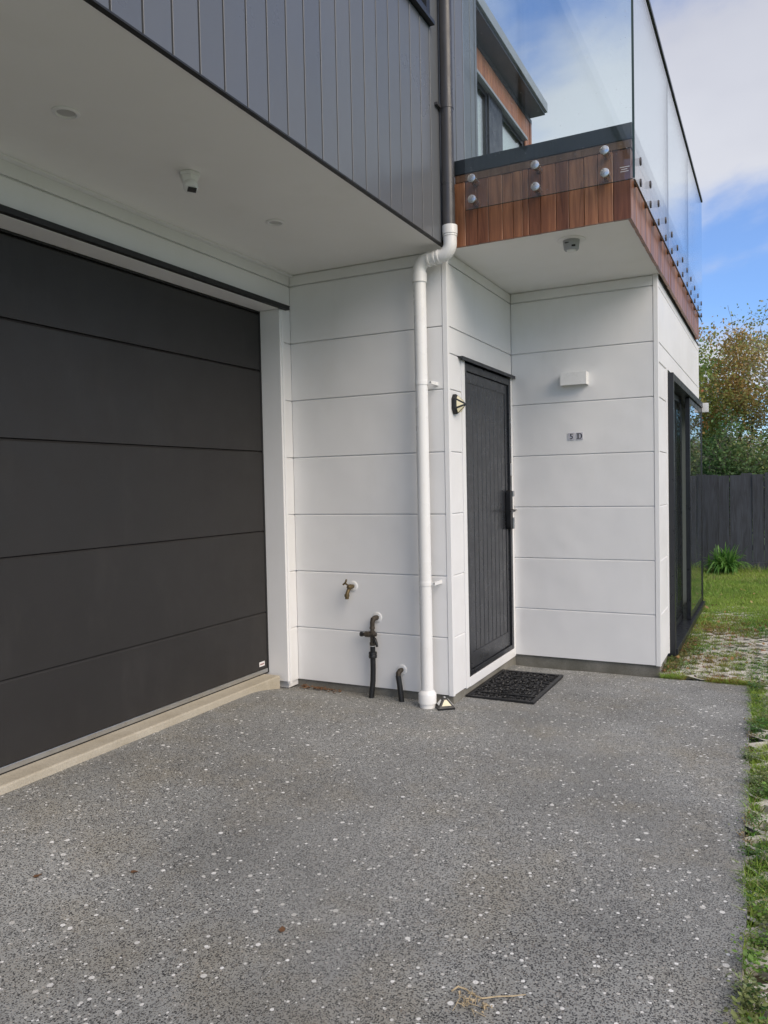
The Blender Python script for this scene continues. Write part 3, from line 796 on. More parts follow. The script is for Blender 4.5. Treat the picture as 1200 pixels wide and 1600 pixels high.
bkt = MB().lathe((PX-0.006, PY, 3.775), (0,0,1), [(-0.010, 0.0405), (-0.010, 0.0430), (0.010, 0.0430), (0.010, 0.0405)], 28)
bkt.box(XC, PX-0.03, PY-0.035, PY-0.030, 3.755, 3.785).box(XC, PX-0.03, PY-0.095, PY-0.0352, 3.765, 3.780).build('clip', M['pipe_dark'], dp)

# ================================================================== taps on the wall
def flange(x, z, par):
    return MB().lathe((x, YA-0.0004, z), (0,-1,0), [(0, 0.036), (0.004, 0.035), (0.007, 0.030), (0.007, 0.020), (0.004, 0.0)], 26).build('flange', M['pvc'], par, smooth=True)
TX, TZ = -2.615, 0.752
tp = thing('garden_tap', (TX, YA, TZ), 'brass garden tap on a white round flange, highest fitting on the white wall', 'tap')
flange(TX, TZ, tp)
MB().lathe((TX, YA, TZ), (0,-1,0), [(0.004, 0.013), (0.03, 0.013), (0.032, 0.018), (0.05, 0.019), (0.066, 0.016), (0.074, 0.011), (0.075, 0)], 16).build('body', M['brass'], tp, smooth=True)
sp = [(TX, YA-0.045, TZ-0.005), (TX-0.004, YA-0.062, TZ-0.020), (TX-0.007, YA-0.075, TZ-0.042), (TX-0.008, YA-0.078, TZ-0.062)]
MB().tube(sp, [0.013, 0.013, 0.013, 0.014], 14).build('spout', M['brass'], tp, smooth=True)
MB().lathe((TX-0.008, YA-0.078, TZ-0.046), (0,0,-1), [(0, 0.0165), (0.016, 0.0175), (0.018, 0.014), (0.034, 0.013), (0.034, 0.009)], 14).build('hose_thread', M['brass'], tp, smooth=True)
MB().tube([(TX-0.004, YA-0.055, TZ+0.008), (TX-0.018, YA-0.075, TZ+0.026)], 0.006, 10).tube([(TX-0.036, YA-0.082, TZ+0.018), (TX-0.019, YA-0.078, TZ+0.030), (TX-0.014, YA-0.074, TZ+0.046), (TX-0.012, YA-0.073, TZ+0.056)], [0.006, 0.007, 0.007, 0.005], 10).build('handle', M['brass'], tp, smooth=True)

VX, VZ = -2.432, 0.545
vv = thing('water_valve', (VX, YA, 0), 'tarnished brass water valve joined to a black pipe running into the ground', 'valve')
flange(VX, VZ, vv)
vp = [(VX, YA-0.003, VZ), (VX-0.002, YA-0.030, VZ+0.001), (VX-0.008, YA-0.050, VZ-0.006), (VX-0.011, YA-0.055, VZ-0.028), (VX-0.012, YA-0.055, VZ-0.080)]
MB().tube(vp, [0.016, 0.018, 0.018, 0.016, 0.015], 16).build('elbow', M['copper'], vv, smooth=True)
cx, cy = VX-0.012, YA-0.055
MB().lathe((cx, cy, VZ-0.055), (0,0,-1), [(0, 0.017), (0.014, 0.019), (0.016, 0.015), (0.030, 0.015), (0.032, 0.021), (0.055, 0.021), (0.060, 0.016), (0.105, 0.016), (0.108, 0.020), (0.128, 0.020), (0.130, 0.014)], 12).build('valve_body', M['copper'], vv, smooth=True)
hz = VZ-0.105
MB().lathe((cx+0.035, cy-0.008, hz), (-1,-0.05,-0.03), [(0, 0.012), (0.018, 0.017), (0.02, 0.014), (0.05, 0.014), (0.052, 0.020), (0.082, 0.019), (0.085, 0.013), (0.092, 0.013)], 12).build('side_port', M['copper'], vv, smooth=True)
MB().lathe((cx-0.055, cy-0.012, hz-0.003), (-1,-0.05,-0.03), [(0, 0.012), (0.014, 0.013), (0.016, 0.017), (0.030, 0.016), (0.031, 0)], 14).build('side_cap', M['blackplastic'], vv, smooth=True)
MB().tube([(cx+0.018, cy-0.012, VZ-0.130), (cx+0.030, cy-0.020, VZ-0.140), (cx+0.042, cy-0.024, VZ-0.165), (cx+0.046, cy-0.022, VZ-0.185)], [0.010, 0.012, 0.010, 0.008], 10).build('lever', M['blackplastic'], vv, smooth=True)
MB().lathe((cx, cy, VZ-0.185), (0,0,-1), [(0, 0.017), (0.004, 0.017)], 14).build('washer', M['pvc'], vv)
MB().lathe((cx, cy, VZ-0.190), (0,0,-1), [(0, 0.018), (0.035, 0.018), (0.038, 0.027), (0.052, 0.029), (0.056, 0.026), (0.064, 0.029), (0.078, 0.027), (0.082, 0.020)], 16).build('union_nut', M['blackplastic'], vv, smooth=True)
MB().tube([(cx, cy, VZ-0.26), (cx, cy, 0.20), (cx-0.001, cy-0.004, 0.12), (cx-0.006, cy-0.012, 0.05), (cx-0.012, cy-0.020, -0.04)], 0.0185, 16).build('supply_pipe', M['blackplastic'], vv, smooth=True)

QX, QZ = -2.252, 0.200
pp = thing('pipe_stub', (QX, YA, 0), 'short black pipe leaving a white flange low on the wall beside the downpipe', 'pipe')
flange(QX, QZ, pp)
MB().tube([(QX, YA-0.003, QZ), (QX-0.002, YA-0.03, QZ), (QX-0.004, YA-0.05, QZ-0.012), (QX-0.002, YA-0.055, QZ-0.035)], [0.015, 0.017, 0.018, 0.017], 14).build('elbow', M['copper'], pp, smooth=True)
MB().tube([(QX-0.003, YA-0.055, QZ-0.028), (QX+0.010, YA-0.060, 0.10), (QX+0.030, YA-0.068, -0.04)], 0.0185, 14).build('pipe', M['blackplastic'], pp, smooth=True)

# ================================================================== entry door
ed = MB()
fxx = XB+0.004
ed.box(XB-0.07, fxx, DY0, DY0+0.038, DZ0, DZ1).box(XB-0.07, fxx, DY1-0.045, DY1, DZ0, DZ1)
ed.box(XB-0.07, fxx-0.0005, DY0+0.038, DY1-0.045, DZ1-0.05, DZ1).box(XB-0.07, fxx-0.0005, DY0+0.038, DY1-0.045, DZ0, DZ0+0.035)
edo = ed.build('entry_door', M['joinery'], house, bevel=0.002)
LX = XB-0.010
ly0, ly1, lz0, lz1 = DY0+0.041, DY1-0.049, DZ0+0.038, DZ1-0.054
MB().box(LX-0.04, LX-0.010, ly0, ly1, lz0, lz1).build('leaf_core', M['gap'], edo)
st = 0.058
MB().box(LX-0.04, LX, ly0, ly0+st, lz0, lz1).box(LX-0.04, LX, ly1-st, ly1, lz0, lz1).box(LX-0.04, LX-0.0005, ly0+st, ly1-st, lz0, lz0+0.11).box(LX-0.04, LX-0.0005, ly0+st, ly1-st, lz1-0.07, lz1).build('stile', M['doorpaint'], edo, bevel=0.002)
nb = 9; bwid = (ly1-ly0-2*st-0.004)/nb
dm = vboard_mesh('board', bwid-0.004, lz1-lz0-0.11-0.07-0.003, M['doorpaint'], 'X', 0.010, 0.006)
for i in range(nb): link('board', dm, edo, (LX-0.004, ly0+st+0.002+i*bwid, lz0+0.1115))
lk = MB()
pts = []
for a in range(24):
    t = 2*math.pi*a/24; c_, s_ = math.cos(t), math.sin(t)
    pts.append((0.030*(abs(c_)**0.5)*(1 if c_ > 0 else -1), 0.155*(abs(s_)**0.35)*(1 if s_ > 0 else -1)))
LYc, LZc = ly1-0.042, 1.232
lk.prism(pts, lambda p, s: (LX+s, LYc+p[0], LZc+p[1]), 0.0005, 0.040)
lk.build('lock_body', M['blackplastic'], edo, bevel=0.004)
MB().box(LX+0.004, LX+0.050, LYc+0.020, LYc+0.046, LZc+0.105, LZc+0.150).build('lock_end', M['alu'], edo, bevel=0.004)
MB().box(LX+0.004, LX+0.050, LYc+0.020, LYc+0.046, LZc-0.150, LZc-0.060).build('lock_end', M['alu'], edo, bevel=0.004)
MB().tube([(LX+0.035, LYc, LZc-0.005), (LX+0.062, LYc, LZc-0.005), (LX+0.068, LYc-0.02, LZc-0.005), (LX+0.068, LYc-0.13, LZc-0.007)], [0.009, 0.009, 0.009, 0.008], 12).build('lever', M['blackplastic'], edo, smooth=True)
MB().tube([(fxx+0.0, DY1-0.030, LZc-0.003), (fxx+0.02, DY1-0.030, LZc-0.003), (fxx+0.026, DY1-0.02, LZc-0.003), (fxx+0.026, DY1+0.02, LZc-0.003)], 0.008, 10).build('latch', M['alu'], edo, smooth=True)
MB().box(fxx, fxx+0.016, DY1-0.034, DY1-0.008, 1.50, 1.60).build('door_contact', M['pvc'], edo, bevel=0.003)

# ================================================================== small fixtures
def downlight(x, y, label):
    t = thing('downlight', (x, y, ZS), label, 'ceiling light', 'recessed lights in the garage soffit')
    MB().lathe((x, y, ZS), (0,0,-1), [(0.0005, 0.054), (0.005, 0.053), (0.009, 0.047), (0.009, 0.040), (0.001, 0.036)], 32).build('bezel', M['trim'], t, smooth=True)
    MB().lathe((x, y, ZS), (0,0,-1), [(0.0011, 0.0355), (0.0018, 0.035), (0.0032, 0.0)], 28).build('lens', M['lensgrey'], t, smooth=True)
    return t
downlight(-2.508, 2.226, 'round recessed light in the soffit, nearer to the left edge of the photo')
downlight(-2.529, 3.694, 'round recessed light in the soffit between the motion sensor and white wall')

t = thing('motion_sensor', (-2.49, 2.93, ZS), 'white motion sensor with dark window under the garage soffit', 'sensor')
sx, sy = -2.49, 2.93
hexa = [(0.052*math.cos(a*math.pi/3+0.3), 0.052*math.sin(a*math.pi/3+0.3)) for a in range(6)]
mb = MB(); 
for z0, z1, k0, k1 in ((ZS-0.0005, ZS-0.018, 1.0, 1.0), (ZS-0.0182, ZS-0.055, 0.95, 0.62)):
    vs = [(sx+p[0]*k0, sy+p[1]*k0, z0) for p in hexa]+[(sx+p[0]*k1, sy+p[1]*k1, z1) for p in hexa]
    mb.add(vs, [(i, (i+1) % 6, 6+(i+1) % 6, 6+i) for i in range(6)]+[tuple(range(6)), tuple(range(6, 12))])
mb.build('base', M['trim'], t, bevel=0.003)
hd = Vector((0.55, -0.35, -0.75)).normalized()
prof = [(-0.034, 0.004)]+[(-0.034*math.cos(a), 0.036*math.sin(a)) for a in [0.3, 0.7, 1.1, 1.5, 1.9, 2.2]]+[(0.026, 0.022)]
MB().lathe((sx+0.012, sy-0.008, ZS-0.066), hd, prof, 24).build('head', M['trim'], t, smooth=True)
e1 = hd.cross(Vector((0,0,1))).normalized(); e2 = e1.cross(hd)
c = Vector((sx+0.012, sy-0.008, ZS-0.066))+hd*0.0275
mb = MB(); mb.add([c+e1*a+e2*b_+hd*h for h in (0, 0.004) for a, b_ in ((-0.021,-0.012),(0.021,-0.012),(0.021,0.012),(-0.021,0.012))], [(0,1,2,3),(4,5,6,7),(0,1,5,4),(1,2,6,5),(2,3,7,6),(3,0,4,7)])
mb.build('sensor_window', M['darkglass'], t)

sx, sy = -1.132, 4.885
t = thing('soffit_sensor', (sx, sy, ZS), 'round grey sensor on a disc plate under the balcony', 'sensor')
MB().lathe((sx, sy, ZS), (0,0,-1), [(0.0005, 0.085), (0.004, 0.084), (0.006, 0.078), (0.006, 0.0)], 36).build('plate', M['soffit'], t, smooth=True)
MB().lathe((sx, sy, ZS), (0,0,-1), [(0.0062, 0.052), (0.045, 0.047), (0.060, 0.045), (0.066, 0.040), (0.066, 0.0)], 28).build('drum', varied('grey_plastic', (0.36, 0.37, 0.38), 0.45, 0.05, 20), t, smooth=True)
MB().lathe((sx, sy, ZS-0.0662), (0,0,-1), [(0, 0.030), (0.008, 0.026), (0.010, 0.016), (0.010, 0.0)], 24).build('lens', M['lenswhite'], t, smooth=True)
MB().box(sx+0.012, sx+0.034, sy-0.046, sy-0.036, ZS-0.054, ZS-0.044).box(sx-0.03, sx-0.005, sy-0.0515, sy-0.042, ZS-0.030, ZS-0.026).build('slot', M['darkglass'], t)

def wall_box(name, loc, lab, x0, x1, y0, y1, z0, z1, plane):
    t = thing(name, loc, lab, 'wall light')
    w_ = 0.006
    mb = MB()
    if plane == 'Y':
        mb.box(x0, x1, y0, y0+w_, z0, z1).box(x0, x0+w_, y0+w_+.0003, y1, z0, z1).box(x1-w_, x1, y0+w_+.0003, y1, z0, z1)
    else:
        mb.box(x1-w_, x1, y0, y1, z0, z1).box(x0, x1-w_-.0003, y0, y0+w_, z0, z1).box(x0, x1-w_-.0003, y1-w_, y1, z0, z1)
    mb.build('housing', M['pvc'], t, bevel=0.0015)
    MB().box(x0+w_+.001, x1-w_-.001, y0+w_+.001, y1-.001, z0+0.012, z1-0.012).build('lens', M['lenswhite'], t)
wall_box('wall_light', (-1.37, YC, 2.22), 'white box wall light above the house number', -1.470, -1.272, YC-0.088, YC-0.0005, 2.180, 2.277, 'Y')
wall_box('wall_light', (XE, 9.34, 2.25), 'small white box light at the far end of the side wall', XE+0.0125, XE+0.10, 9.31, 9.385, 2.19, 2.29, 'X')

def number_tile(x0, x1, z0, z1, name, lab):
    t = thing(name, ((x0+x1)/2, YC, z0), lab, 'house number')
    MB().box(x0, x1, YC-0.006, YC-0.0004, z0, z1).build('tile', M['numtile'], t, bevel=0.0015)
    return t
def text_mesh(s, size):
    cu = bpy.data.curves.new('glyph', 'FONT'); cu.body = s; cu.size = size; cu.extrude = 0.001
    cu.align_x = 'CENTER'; cu.align_y = 'CENTER'
    ob = bpy.data.objects.new('glyph', cu); COL.objects.link(ob)
    dg = bpy.context.evaluated_depsgraph_get(); dg.update()
    me = bpy.data.meshes.new_from_object(ob.evaluated_get(dg))
    bpy.data.objects.remove(ob); bpy.data.curves.remove(cu)
    me.transform(Matrix.Rotation(math.pi/2, 4, 'X'))
    xs = [v.co.x for v in me.vertices]; zs = [v.co.z for v in me.vertices]
    me.transform(Matrix.Translation((-(min(xs)+max(xs))/2, 0, -(min(zs)+max(zs))/2)))
    me.materials.clear(); me.materials.append(M['ink'])
    return me
t = number_tile(-1.434, -1.381, 1.766, 1.822, 'number_plate', 'small grey tile with the number 5 on the white wall')
link('numeral', text_mesh('5', 0.058), t, (-1.4075, YC-0.0072, 1.794))
t = number_tile(-1.372, -1.320, 1.766, 1.822, 'letter_plate', 'small grey tile with a bold letter D on the white wall')
mb = MB(); cx_, cz_ = -1.346, 1.794
yk0, yk1 = YC-0.0076, YC-0.0062
mb.box(cx_-0.0145, cx_-0.0060, yk0, yk1, cz_-0.0165, cz_+0.0165)
mb.box(cx_-0.0205, cx_-0.0147, yk0, yk1, cz_+0.0165, cz_+0.0205).box(cx_-0.0205, cx_-0.0147, yk0, yk1, cz_-0.0205, cz_-0.0165)
mb.box(cx_-0.0145, cx_+0.004, yk0, yk1, cz_+0.0167, cz_+0.0205).box(cx_-0.0145, cx_+0.004, yk0, yk1, cz_-0.0205, cz_-0.0167)
n = 14
for i in range(n):
    a0 = -math.pi/2+math.pi*i/n; a1 = -math.pi/2+math.pi*(i+1)/n
    q = [(cx_+0.0042+0.0165*math.cos(a0), cz_+0.0205*math.sin(a0)), (cx_+0.0042+0.0165*math.cos(a1), cz_+0.0205*math.sin(a1)), (cx_+0.0042+0.0075*math.cos(a1), cz_+0.0167*math.sin(a1)), (cx_+0.0042+0.0075*math.cos(a0), cz_+0.0167*math.sin(a0))]
    mb.prism(q, lambda p, s: (p[0], s, p[1]), yk0, yk1)
mb.build('letter', M['ink'], t)

# faceted lamp on the wall beside the door
LYl, LZl = 4.782, 1.965
t = thing('solar_wall_lamp', (XB, LYl, LZl), 'small faceted black wall lamp with cream lenses left of the entry door', 'lamp')
hex6 = [(-0.075, 0.035), (-0.05, 0.066), (0.035, 0.040), (0.075, 0.0), (0.035, -0.045), (-0.045, -0.066), (-0.075, -0.03)]
ap = (0.010, 0.002, 0.072)
mb = MB()
base = [(XB+0.001, LYl+p[0], LZl+p[1]) for p in hex6]
mid = [(XB+0.026, LYl+p[0], LZl+p[1]) for p in hex6]
k = len(hex6)
mb.add(base+mid+[(XB+ap[2], LYl+ap[0], LZl+ap[1])], [(i, (i+1) % k, k+(i+1) % k, k+i) for i in range(k)]+[tuple(range(k))]+[(k+i, k+(i+1) % k, 2*k) for i in range(k)])
mb.build('housing', M['blackplastic'], t, bevel=0.003)
apv = Vector((XB+ap[2], LYl+ap[0], LZl+ap[1]))
for i in (0, 1, 4, 5, 6):
    a, b_ = Vector(mid[i]), Vector(mid[(i+1) % k]); cc = (a+b_+apv)/3
    nn = (b_-a).cross(apv-a).normalized()
    if nn.x < 0: nn = -nn
    tri = [cc+(q-cc)*0.64+nn*0.0012 for q in (a, b_, apv)]
    tri2 = [q+nn*0.002 for q in tri]
    MB().add(tri+tri2, [(0,1,2),(3,4,5),(0,1,4,3),(1,2,5,4),(2,0,3,5)]).build('lens', M['lens'], t)
MB().cyl((XB+0.02, LYl+0.06, LZl), (XB+0.012, LYl+0.125, LZl+0.004), 0.008, n=10).build('bracket', M['blackplastic'], t, smooth=True)

# wedge lamp on the ground
gx, gy = -1.905, 4.565
t = thing('ground_solar_light', (gx, gy, 0), 'black wedge shaped solar light on the ground at the white corner', 'lamp')
gm = Matrix.Rotation(R(38), 3, 'Z')
def gp_(p): v = gm @ Vector(p); return (gx+v.x, gy+v.y, 0.002+v.z)
wd = MB(); base = [(-0.055,-0.045,0),(0.055,-0.045,0),(0.055,0.045,0),(-0.055,0.045,0),(-0.055,-0.045,0.012),(0.055,-0.045,0.012),(0.055,0.045,0.012),(-0.055,0.045,0.012),(-0.012,-0.004,0.068),(0.012,-0.004,0.068),(0.012,0.03,0.068),(-0.012,0.03,0.068)]
wd.add([gp_(p) for p in base], [(0,1,2,3),(0,1,5,4),(1,2,6,5),(2,3,7,6),(3,0,4,7),(4,5,9,8),(5,6,10,9),(6,7,11,10),(7,4,8,11),(8,9,10,11)])
wd.build('housing', M['blackplastic'], t, bevel=0.003)
def inset(idx, mt, k=0.70, nm='lens'):
    q = [Vector(gp_(base[i])) for i in idx]; cc = sum(q, Vector())/4
    nn = (q[1]-q[0]).cross(q[3]-q[0]).normalized()
    if nn.dot(cc-Vector((gx, gy, 0.02))) < 0: nn = -nn
    a = [cc+(p-cc)*k+nn*0.0015 for p in q]; b_ = [p+nn*0.002 for p in a]
    MB().add(a+b_, [(0,1,2,3),(4,5,6,7),(0,1,5,4),(1,2,6,5),(2,3,7,6),(3,0,4,7)]).build(nm, mt, t)
inset((4,5,9,8), M['lens'], 0.58); inset((7,4,8,11), M['lenswhite'], 0.5); inset((5,6,10,9), M['lenswhite'], 0.6)
MB().lathe(gp_((0, 0.012, 0.069)), (0,0,1), [(0, 0.009), (0.003, 0.008), (0.004, 0)], 12).build('button', M['alu'], t)

# doormat
MX0, MX1, MY0, MY1 = -1.878, -1.412, 4.872, 5.660
t = thing('doormat', (-1.645, 5.266, 0), 'black rubber doormat with scroll pattern in front of the entry door', 'doormat')
mz = 0.004
MB().box(MX0, MX1, MY0, MY1, -0.006, mz).build('backing', M['rubber'], t)
bd = MB(); r_ = 0.022
bd.box(MX0-0.003, MX0+r_, MY0-0.003, MY1+0.003, mz-0.006, mz+0.011).box(MX1-r_, MX1+0.003, MY0-0.003, MY1+0.003, mz-0.006, mz+0.011)
bd.box(MX0+r_, MX1-r_, MY0-0.003, MY0+r_, mz-0.006, mz+0.0105).box(MX0+r_, MX1-r_, MY1-r_, MY1+0.003, mz-0.006, mz+0.0105)
for yy in (MY0+0.14, MY1-0.14): bd.box(MX0+r_, MX1-r_, yy-0.008, yy+0.008, mz, mz+0.009)
bd.build('border', M['rubber'], t, bevel=0.003)
sc_ = MB(); rr = random.Random(5)
for i in range(9):
    for j in range(16):
        x = MX0+0.045+(MX1-MX0-0.09)*i/8+rr.uniform(-.008,.008); y = MY0+0.045+(MY1-MY0-0.09)*j/15+rr.uniform(-.008,.008)
        if min(abs(y-(MY0+0.14)), abs(y-(MY1-0.14))) < 0.028: continue
        a0 = rr.uniform(0, 6.28); R0 = rr.uniform(0.016, 0.024); sg = rr.choice((-1, 1))
        pth = [(x+R0*(1-0.75*k/9)*math.cos(a0+sg*k*0.62), y+R0*(1-0.75*k/9)*math.sin(a0+sg*k*0.62), mz+0.005) for k in range(10)]
        sc_.tube(pth, 0.0055, 5)
tag(sc_.build('scroll_pattern', M['rubber'], t), kind='stuff')

# ================================================================== fence behind the lawn
FY = 13.45
fn_ = thing('paling_fence', (0, FY, 0), 'charcoal stained timber paling fence across the back of the lawn', 'fence')
pmesh = []
for k in range(4):
    h = 1.50+0.008*k
    mb = MB().box(0, 0.160, 0, 0.018, 0.13, h)
    pmesh.append(mb.mesh('paling', M['fence']))
rr = random.Random(11)
x = -7.0
while x < 8.0:
    o = link('paling', pmesh[rr.randrange(4)], fn_, (x, FY-0.004+rr.uniform(-.004, .004), rr.uniform(-.006, .006)))
    o.rotation_euler = (rr.uniform(-.004, .004), rr.uniform(-.004, .004), rr.uniform(-.02, .02))
    x += 0.160+rr.choice((0.001, 0.002, 0.003, 0.006))
for z in (0.35, 0.85, 1.35): MB().box(-7, 8, FY+0.022, FY+0.066, z-0.04, z+0.04).build('rail', M['fence'], fn_)
x = -6.6
while x < 8:
    MB().box(x, x+0.1, FY+0.067, FY+0.167, -0.1, 1.48).build('post', M['fence'], fn_); x += 2.1
MB().box(-7, 8, FY-0.045, FY-0.010, -0.08, 0.125).build('plinth_board', M['fence'], fn_, bevel=0.003)

# ================================================================== plants
def tri_obj(name, V, F, C, mt, parent=None, org=(0,0,0)):
    me = bpy.data.meshes.new(name)
    V = np.asarray(V, dtype=np.float32)-np.asarray(org, dtype=np.float32); F = np.asarray(F, dtype=np.int32)
    me.vertices.add(len(V)); me.vertices.foreach_set('co', V.ravel())
    me.loops.add(F.size); me.loops.foreach_set('vertex_index', F.ravel())
    me.polygons.add(len(F)); me.polygons.foreach_set('loop_start', np.arange(0, F.size, F.shape[1], dtype=np.int32))
    me.update(calc_edges=True)
    at = me.attributes.new('Col', 'FLOAT_COLOR', 'POINT')
    at.data.foreach_set('color', np.concatenate([C, np.ones((len(C), 1))], 1).astype(np.float32).ravel())
    me.materials.append(mt)
    me.validate()
    return link(name, me, parent, org)

def blades(px_, py_, pz_, h, wid, lean, col):
    n = len(px_)
    a = rng.uniform(0, 2*np.pi, n); la = rng.uniform(0, 2*np.pi, n)
    ux, uy = np.cos(a)*wid/2, np.sin(a)*wid/2
    lx, ly = np.cos(la)*lean*h, np.sin(la)*lean*h
    base = np.stack([px_, py_, pz_], 1)
    U = np.stack([ux, uy, np.zeros(n)], 1)
    mid = base+np.stack([lx*0.3, ly*0.3, h*0.55], 1)
    tip = base+np.stack([lx, ly, h*np.sqrt(np.clip(1-lean**2*0.5, 0.2, 1))], 1)
    V = np.stack([base-U, base+U, mid-U*0.75, mid+U*0.75, tip], 1).reshape(-1, 3)
    i = np.arange(n)*5
    F = np.concatenate([np.stack([i, i+1, i+3], 1), np.stack([i, i+3, i+2], 1), np.stack([i+2, i+3, i+4], 1)])
    C = np.repeat(col, 5, 0)
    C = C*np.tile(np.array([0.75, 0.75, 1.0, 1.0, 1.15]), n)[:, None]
    return V, F, C
def vnoise(x, y, s, seed):
    r = np.random.default_rng(seed); g = r.random((64, 64))
    fx_, fy_ = x*s, y*s
    ix, iy = np.floor(fx_).astype(int), np.floor(fy_).astype(int)
    tx, ty = fx_-ix, fy_-iy; tx = tx*tx*(3-2*tx); ty = ty*ty*(3-2*ty)
    G = lambda a, b: g[a % 64, b % 64]
    return (G(ix, iy)*(1-tx)+G(ix+1, iy)*tx)*(1-ty)+(G(ix, iy+1)*(1-tx)+G(ix+1, iy+1)*tx)*ty
def grass_cols(x, y, n):
    g1 = np.array([0.13, 0.28, 0.038]); g2 = np.array([0.33, 0.44, 0.075]); g3 = np.array([0.36, 0.33, 0.15]); g4 = np.array([0.32, 0.15, 0.06])
    t = np.clip(vnoise(x, y, 2.3, 1)*0.7+rng.uniform(0, 0.5, n), 0, 1)[:, None]
    c = g1*(1-t)+g2*t
    d = (rng.random(n) < 0.10+0.12*(vnoise(x, y, 1.3, 2) > 0.6))[:, None]
    c = np.where(d, g3*rng.uniform(0.7, 1.1, (n, 1)), c)
    path = np.clip(1-np.abs(x+0.45)/0.5, 0, 1)*np.clip((9.2-y)/1.5, 0, 1)*np.clip((y-5.9)/0.1, 0, 1)
    rd = (rng.random(n) < path*0.85*(vnoise(x, y, 4.0, 3) > 0.42))[:, None]
    c = np.where(rd, g4*rng.uniform(0.5, 1.1, (n, 1)), c)
    return c
Vs, Fs, Cs = [], [], []; off = 0
def push(V, F, C):
    global off
    Vs.append(V); Fs.append(F+off); Cs.append(C); off += len(V)
# lawn beyond the paving and creeping over it
def lawn(x0, x1, y0, y1, n, hmin, hmax, dens):
    x = rng.uniform(x0, x1, n); y = rng.uniform(y0, y1, n)
    k = rng.random(n) < dens(x, y); x, y = x[k], y[k]; n = len(x)
    h = rng.uniform(hmin, hmax, n)*(0.6+0.7*vnoise(x, y, 3.0, 5))
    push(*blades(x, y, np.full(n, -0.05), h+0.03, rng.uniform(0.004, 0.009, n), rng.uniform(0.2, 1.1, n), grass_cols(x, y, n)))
cov = lambda x, y: np.clip((y-8.0+1.3*(vnoise(x, y, 1.6, 8)-0.5)+0.9*np.clip(x+0.2, 0, 1))/0.9, 0, 1)*(0.35+0.65*(vnoise(x, y, 2.6, 9) > 0.22))
lawn(-0.76, 0.5, 6.6, 13.4, 95000, 0.02, 0.06, cov)
lawn(-3.5, -0.76, 9.45, 13.4, 26000, 0.03, 0.07, lambda x, y: np.full(len(x), 0.9))
lawn(0.5, 6.0, 6.6, 13.4, 60000, 0.03, 0.07, cov)
lawn(-5, 8, 13.05, 13.43, 9000, 0.05, 0.16, lambda x, y: np.full(len(x), 0.8))
# tufts growing in paver cells
TYPES = [np.array(c) for c in ((0.12, 0.25, 0.035), (0.22, 0.32, 0.06), (0.30, 0.30, 0.09), (0.30, 0.20, 0.075), (0.34, 0.13, 0.05))]
for cxx, cyy in cells[cells[:, 1] < 9.6]:
    v = float(vnoise(np.array([cxx]), np.array([cyy]), 2.6, 12)[0]); u_ = float(vnoise(np.array([cxx]), np.array([cyy]), 1.7, 14)[0])
    near = cxx < 0.45
    if cyy < 5.9: p_ = 0.62
    else: p_ = 0.9
    if random.random() > p_: continue
    lush = v+random.uniform(-0.25, 0.25) > 0.60
    k = int((random.uniform(70, 170) if lush else random.uniform(15, 70))*(1.0 if near else 0.22))
    path = max(0, 1-abs(cxx+0.45)/0.45)*max(0, min(1, 9.0-cyy))*(cyy > 5.9)
    w_ = u_*2.2+random.uniform(-0.8, 0.8)+path*2.6-(1.0 if lush else 0)
    base = TYPES[int(min(4, max(0, w_)))]
    sp_ = 0.95 if lush else 0.55
    ox = cxx+rng.uniform(-1, 1, k)*A_*sp_; oy = cyy+rng.uniform(-1, 1, k)*B_*sp_
    kk = ox > (XE+0.01 if cyy > 5.9 else -0.16); ox, oy = ox[kk], oy[kk]; k = len(ox)
    if cyy < 5.93:
        kk = ox > np.array([edge_x(q) for q in oy])+0.006 if k else np.zeros(0, bool); ox, oy = ox[kk], oy[kk]; k = len(ox)
    if not k: continue
    cl_ = base*rng.uniform(0.55, 1.25, (k, 1))*np.array([rng.uniform(0.9, 1.1), 1.0, rng.uniform(0.9, 1.1)])
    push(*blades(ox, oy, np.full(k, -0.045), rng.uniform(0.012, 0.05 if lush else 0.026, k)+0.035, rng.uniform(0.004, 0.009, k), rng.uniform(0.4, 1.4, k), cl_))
# overgrown strip along the driveway edge and house wall
def strip(n, fx0, fx1, y0, y1, hmax):
    y = rng.uniform(y0, y1, n); t = rng.random(n)**1.6
    x = np.array([edge_x(q) for q in y])+0.004+t*0.10 if fx0 is None else fx0+t*(fx1-fx0)
    k = vnoise(x*3, y, 2.7, 21)+rng.uniform(-0.1, 0.1, n) > 0.50; x, y = x[k], y[k]; n = len(x)
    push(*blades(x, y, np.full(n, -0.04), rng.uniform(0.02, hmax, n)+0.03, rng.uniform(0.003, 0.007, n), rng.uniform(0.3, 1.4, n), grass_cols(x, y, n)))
strip(6500, None, None, 1.2, 5.95, 0.045)
strip(5000, XE-0.005, XE+0.16, 6.0, 9.3, 0.05)
x = rng.uniform(-0.75, -0.12, 3500); y = 5.945+rng.random(3500)**1.5*0.07
k = vnoise(x, y, 6.0, 31) > 0.35
push(*blades(x[k], y[k], np.full(k.sum(), -0.04), rng.uniform(0.045, 0.075, k.sum()), rng.uniform(0.003, 0.006, k.sum()), rng.uniform(0.3, 1.3, k.sum()), grass_cols(x[k], y[k], k.sum())))
